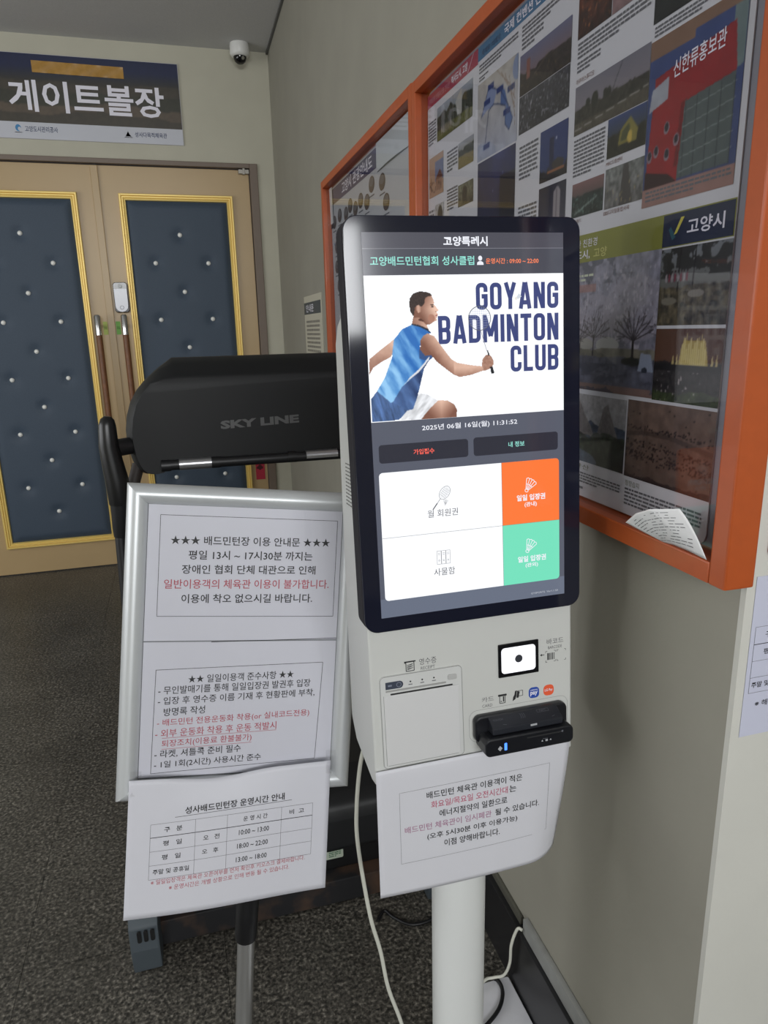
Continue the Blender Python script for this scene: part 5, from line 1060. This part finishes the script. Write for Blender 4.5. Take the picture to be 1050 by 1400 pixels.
pr.rect(0.2245, 0.2280, -0.6875, -0.6845, mat('pale marking')); pr.greek(0.2200, 0.2330, -0.6835, -0.6820, 1, gi); pr.ell((0.2510, -0.6765), 0.0016, 0.0016, gi)
pr.build('marking', K, lo, 0.0207)
# column and base plate
mb = MB(); mb.tube([(0.3630, 0.888, 0.010), (0.3630, 0.888, 0.80)], 0.0430, 48); mb.build('column', mat('white powder coated column', (220, 222, 220), 0.4), ks)
mb = MB(); mb.rbox(G, 0.180, 0.440, 0.68, 1.035, 0.02, 0.0005, 0.009); mb.build('base_plate', mat('pale base plate', (206, 206, 208), 0.45, noise=(25, 0.05)), ks, bevel=0.002)
mb = MB(); mb.rbox(G, 0.458, 0.584, 0.62, 1.138, 0.004, 0.0005, 0.009); o = mb.build('floor_board', mat('pale laminate board', (212, 212, 216), 0.45, noise=(25, 0.05)), bevel=0.001); tag(centre(o), 'pale white board lying on the floor between the kiosk column and the skirting', 'board')
# notice sheet hanging from the kiosk face
def ksheet(u, v, h=0.0):
    t_ = (-0.700-v)/0.205; c = max(0, (u-0.215)/0.063)
    d_ = -0.0095 - 0.016*max(0, t_-0.08) - 0.030*c*c*max(0, t_-0.1)**1.3 + 0.005*math.sin(PI*min(1, max(0, (u+0.02)/0.30)))*min(1, max(0, t_))
    return K(u - 0.004*c*c*max(0, t_), v, d_ + h)
def kgrid(i, j):
    u = -0.0175+0.297*i; v = -0.7035+0.001*i-0.2085*j; 
    return ksheet(u, v)
mb = MB(); mb.grid(kgrid, 36, 30); nb = mb.build('hanging_notice', mat('bright office paper', (214, 214, 220), 0.55)); sm = nb.modifiers.new('thickness', 'SOLIDIFY'); sm.thickness = 0.0002; sm.offset = -1
pr = Print(); pu_i = mat('purple red ink', (168, 116, 146), 0.6); pk_i = mat('pink red ink', (190, 100, 124), 0.6)
pr.frame(0.0150, 0.2480, -0.8600, -0.7430, 0.00035, fine, n=8)
for s_, x0, x1, y, m_ in (('배드민턴 체육관 이용객이 적은', 0.0548, 0.2030, -0.7605, ink), ('에너지절약의 일환으로', 0.0735, 0.1792, -0.7935, ink), ('(오후 5시30분 이후 이용가능)', 0.0544, 0.1959, -0.8285, ink), ('이점 양해바랍니다.', 0.080, 0.1673, -0.8440, ink)):
    pr.text(s_, x0, x1, y-0.0005, y+0.0110, m_, 0.012, slope=-0.0012)
pr.text('화요일/목요일 오전시간대', 0.0612, 0.180, -0.7775, -0.7660, pk_i, 0.01, slope=-0.001); pr.text('는', 0.1825, 0.1935, -0.7780, -0.7670, ink, 0.012)
pr.text('배드민턴 체육관이 임시폐관', 0.0214, 0.154, -0.8110, -0.8000, pu_i, 0.006, slope=-0.001); pr.text('될 수 있습니다.', 0.160, 0.232, -0.8120, -0.8010, ink, 0.012)
pr.build('lettering', ksheet, nb, 0.0004, 0.0001)
tag(nb, 'white notice sheet with pink lines hanging from the bottom of the kiosk', 'notice')

# ---------------------------------------------------------------- cables
def smooth_path(P, n=8):
    P = [Vector(p) for p in P]; out = []
    for i in range(len(P)-1):
        p0, p1, p2, p3 = P[max(i-1, 0)], P[i], P[i+1], P[min(i+2, len(P)-1)]
        for k in range(n):
            t_ = k/n; out.append(0.5*((2*p1)+(-p0+p2)*t_+(2*p0-5*p1+4*p2-p3)*t_**2+(-p0+3*p1-3*p2+p3)*t_**3))
    return out+[P[-1]]
def cable(name, P, r_, m_, label):
    mb = MB(); mb.tube(smooth_path(P), r_, 10); o = mb.build(name, m_); return tag(centre(o), label, 'cable')
wc = mat('white cable sheath', (206, 206, 194), 0.45); bc = mat('black cable sheath', (20, 20, 22), 0.45)
cable('power_cable', [(0.262, 0.966, 0.80), (0.240, 0.968, 0.77), (0.226, 0.965, 0.73), (0.216, 0.96, 0.655), (0.215, 0.955, 0.586), (0.2295, 0.95, 0.453), (0.246, 0.95, 0.372), (0.258, 0.95, 0.29), (0.281, 0.95, 0.201), (0.279, 0.95, 0.17), (0.262, 0.955, 0.09), (0.245, 0.97, 0.030), (0.25, 1.02, 0.0135), (0.30, 1.07, 0.0132)], 0.0034, wc, 'long white cable hanging down behind the kiosk on its left side')
cable('wall_cable', [(0.405, 1.05, 0.0135), (0.47, 1.10, 0.014), (0.525, 1.135, 0.018), (0.548, 1.135, 0.020), (0.566, 1.122, 0.035), (0.574, 1.112, 0.075), (0.573, 1.105, 0.13), (0.583, 1.10, 0.172), (0.590, 1.0915, 0.176)], 0.0032, wc, 'short white cable from the kiosk column into the grey cable duct')
cable('power_cable', [(0.352, 1.375, 0.0045), (0.375, 1.40, 0.0045), (0.392, 1.372, 0.0045), (0.424, 1.340, 0.0045), (0.468, 1.337, 0.0045), (0.505, 1.355, 0.0045), (0.54, 1.40, 0.0045)], 0.0042, bc, 'black cable looping on the floor behind the kiosk column')
cable('power_cable', [(0.410, 1.02, 0.0142), (0.47, 1.035, 0.0142), (0.525, 1.065, 0.0142), (0.553, 1.10, 0.0142), (0.556, 1.130, 0.0142), (0.545, 1.150, 0.006)], 0.0042, bc, 'black cable curled on the pale floor board right of the column')

# ---------------------------------------------------------------- end wall notices
t = thing('wall_timetable', E(0.76, 0.915, 0), 'opening hours sheet on the pale end wall at the right edge', 'notice')
mb = MB(); mb.box(E, 0.6125, 0.905, 0.913, 1.118, 0.0005, 0.001); mb.build('sheet', mat('bluish white paper', (200, 202, 220), 0.55), t)
pr = Print(); table(pr, 0.6185, 0.860, 1.0555, [0.0220, 0.0215, 0.0215, 0.0200], [0.6185, 0.682, 0.728, 0.81, 0.86],
    [('구   분', 0.6335, 0.660, 0), ('운 영 시 간', 0.755, 0.79, 0), ('비  고', 0.825, 0.848, 0), ('평   일', 0.6335, 0.660, 1), ('오   후', 0.694, 0.718, 1), ('18:00 ~ 22:00', 0.745, 0.792, 1), ('주말 및 공휴일', 0.6215, 0.673, 3), ('13:00 ~ 18:00', 0.745, 0.792, 3)], ink)
pr.text('성사배드민턴장 운영시간 안내', 0.665, 0.82, 1.075, 1.087, ink, 0.02); pr.text('※ 해당 시간 외에는 이용이 제한됩니다.', 0.630, 0.80, 0.951, 0.959, ink, 0.01)
pr.build('lettering', E, t, 0.0012, 0.0001)
t = thing('wall_plate', E(0.70, 1.14, 0), 'red wall plate just visible at the right edge above the timetable', 'sign')
mb = MB(); mb.rbox(E, 0.6225, 0.80, 1.141, 1.36, 0.008, 0.0005, 0.004); mb.build('plate', mat('red enamel', (186, 30, 46), 0.35), t, bevel=0.001)
pr = Print(); pr.frame(0.635, 0.788, 1.153, 1.348, 0.002, white); pr.build('border', E, t, 0.0045)

# repeats share a group phrase
for o in bpy.data.objects:
    if o.parent is None and 'label' in o.keys():
        k = o.name.split('.')[0]
        if k == 'display_board': o['group'] = 'orange framed boards on the grey wall'
        elif k == 'printed_notice': o['group'] = 'printed notices inside the silver stand'
        elif k == 'power_cable': o['group'] = 'cables around the kiosk column'
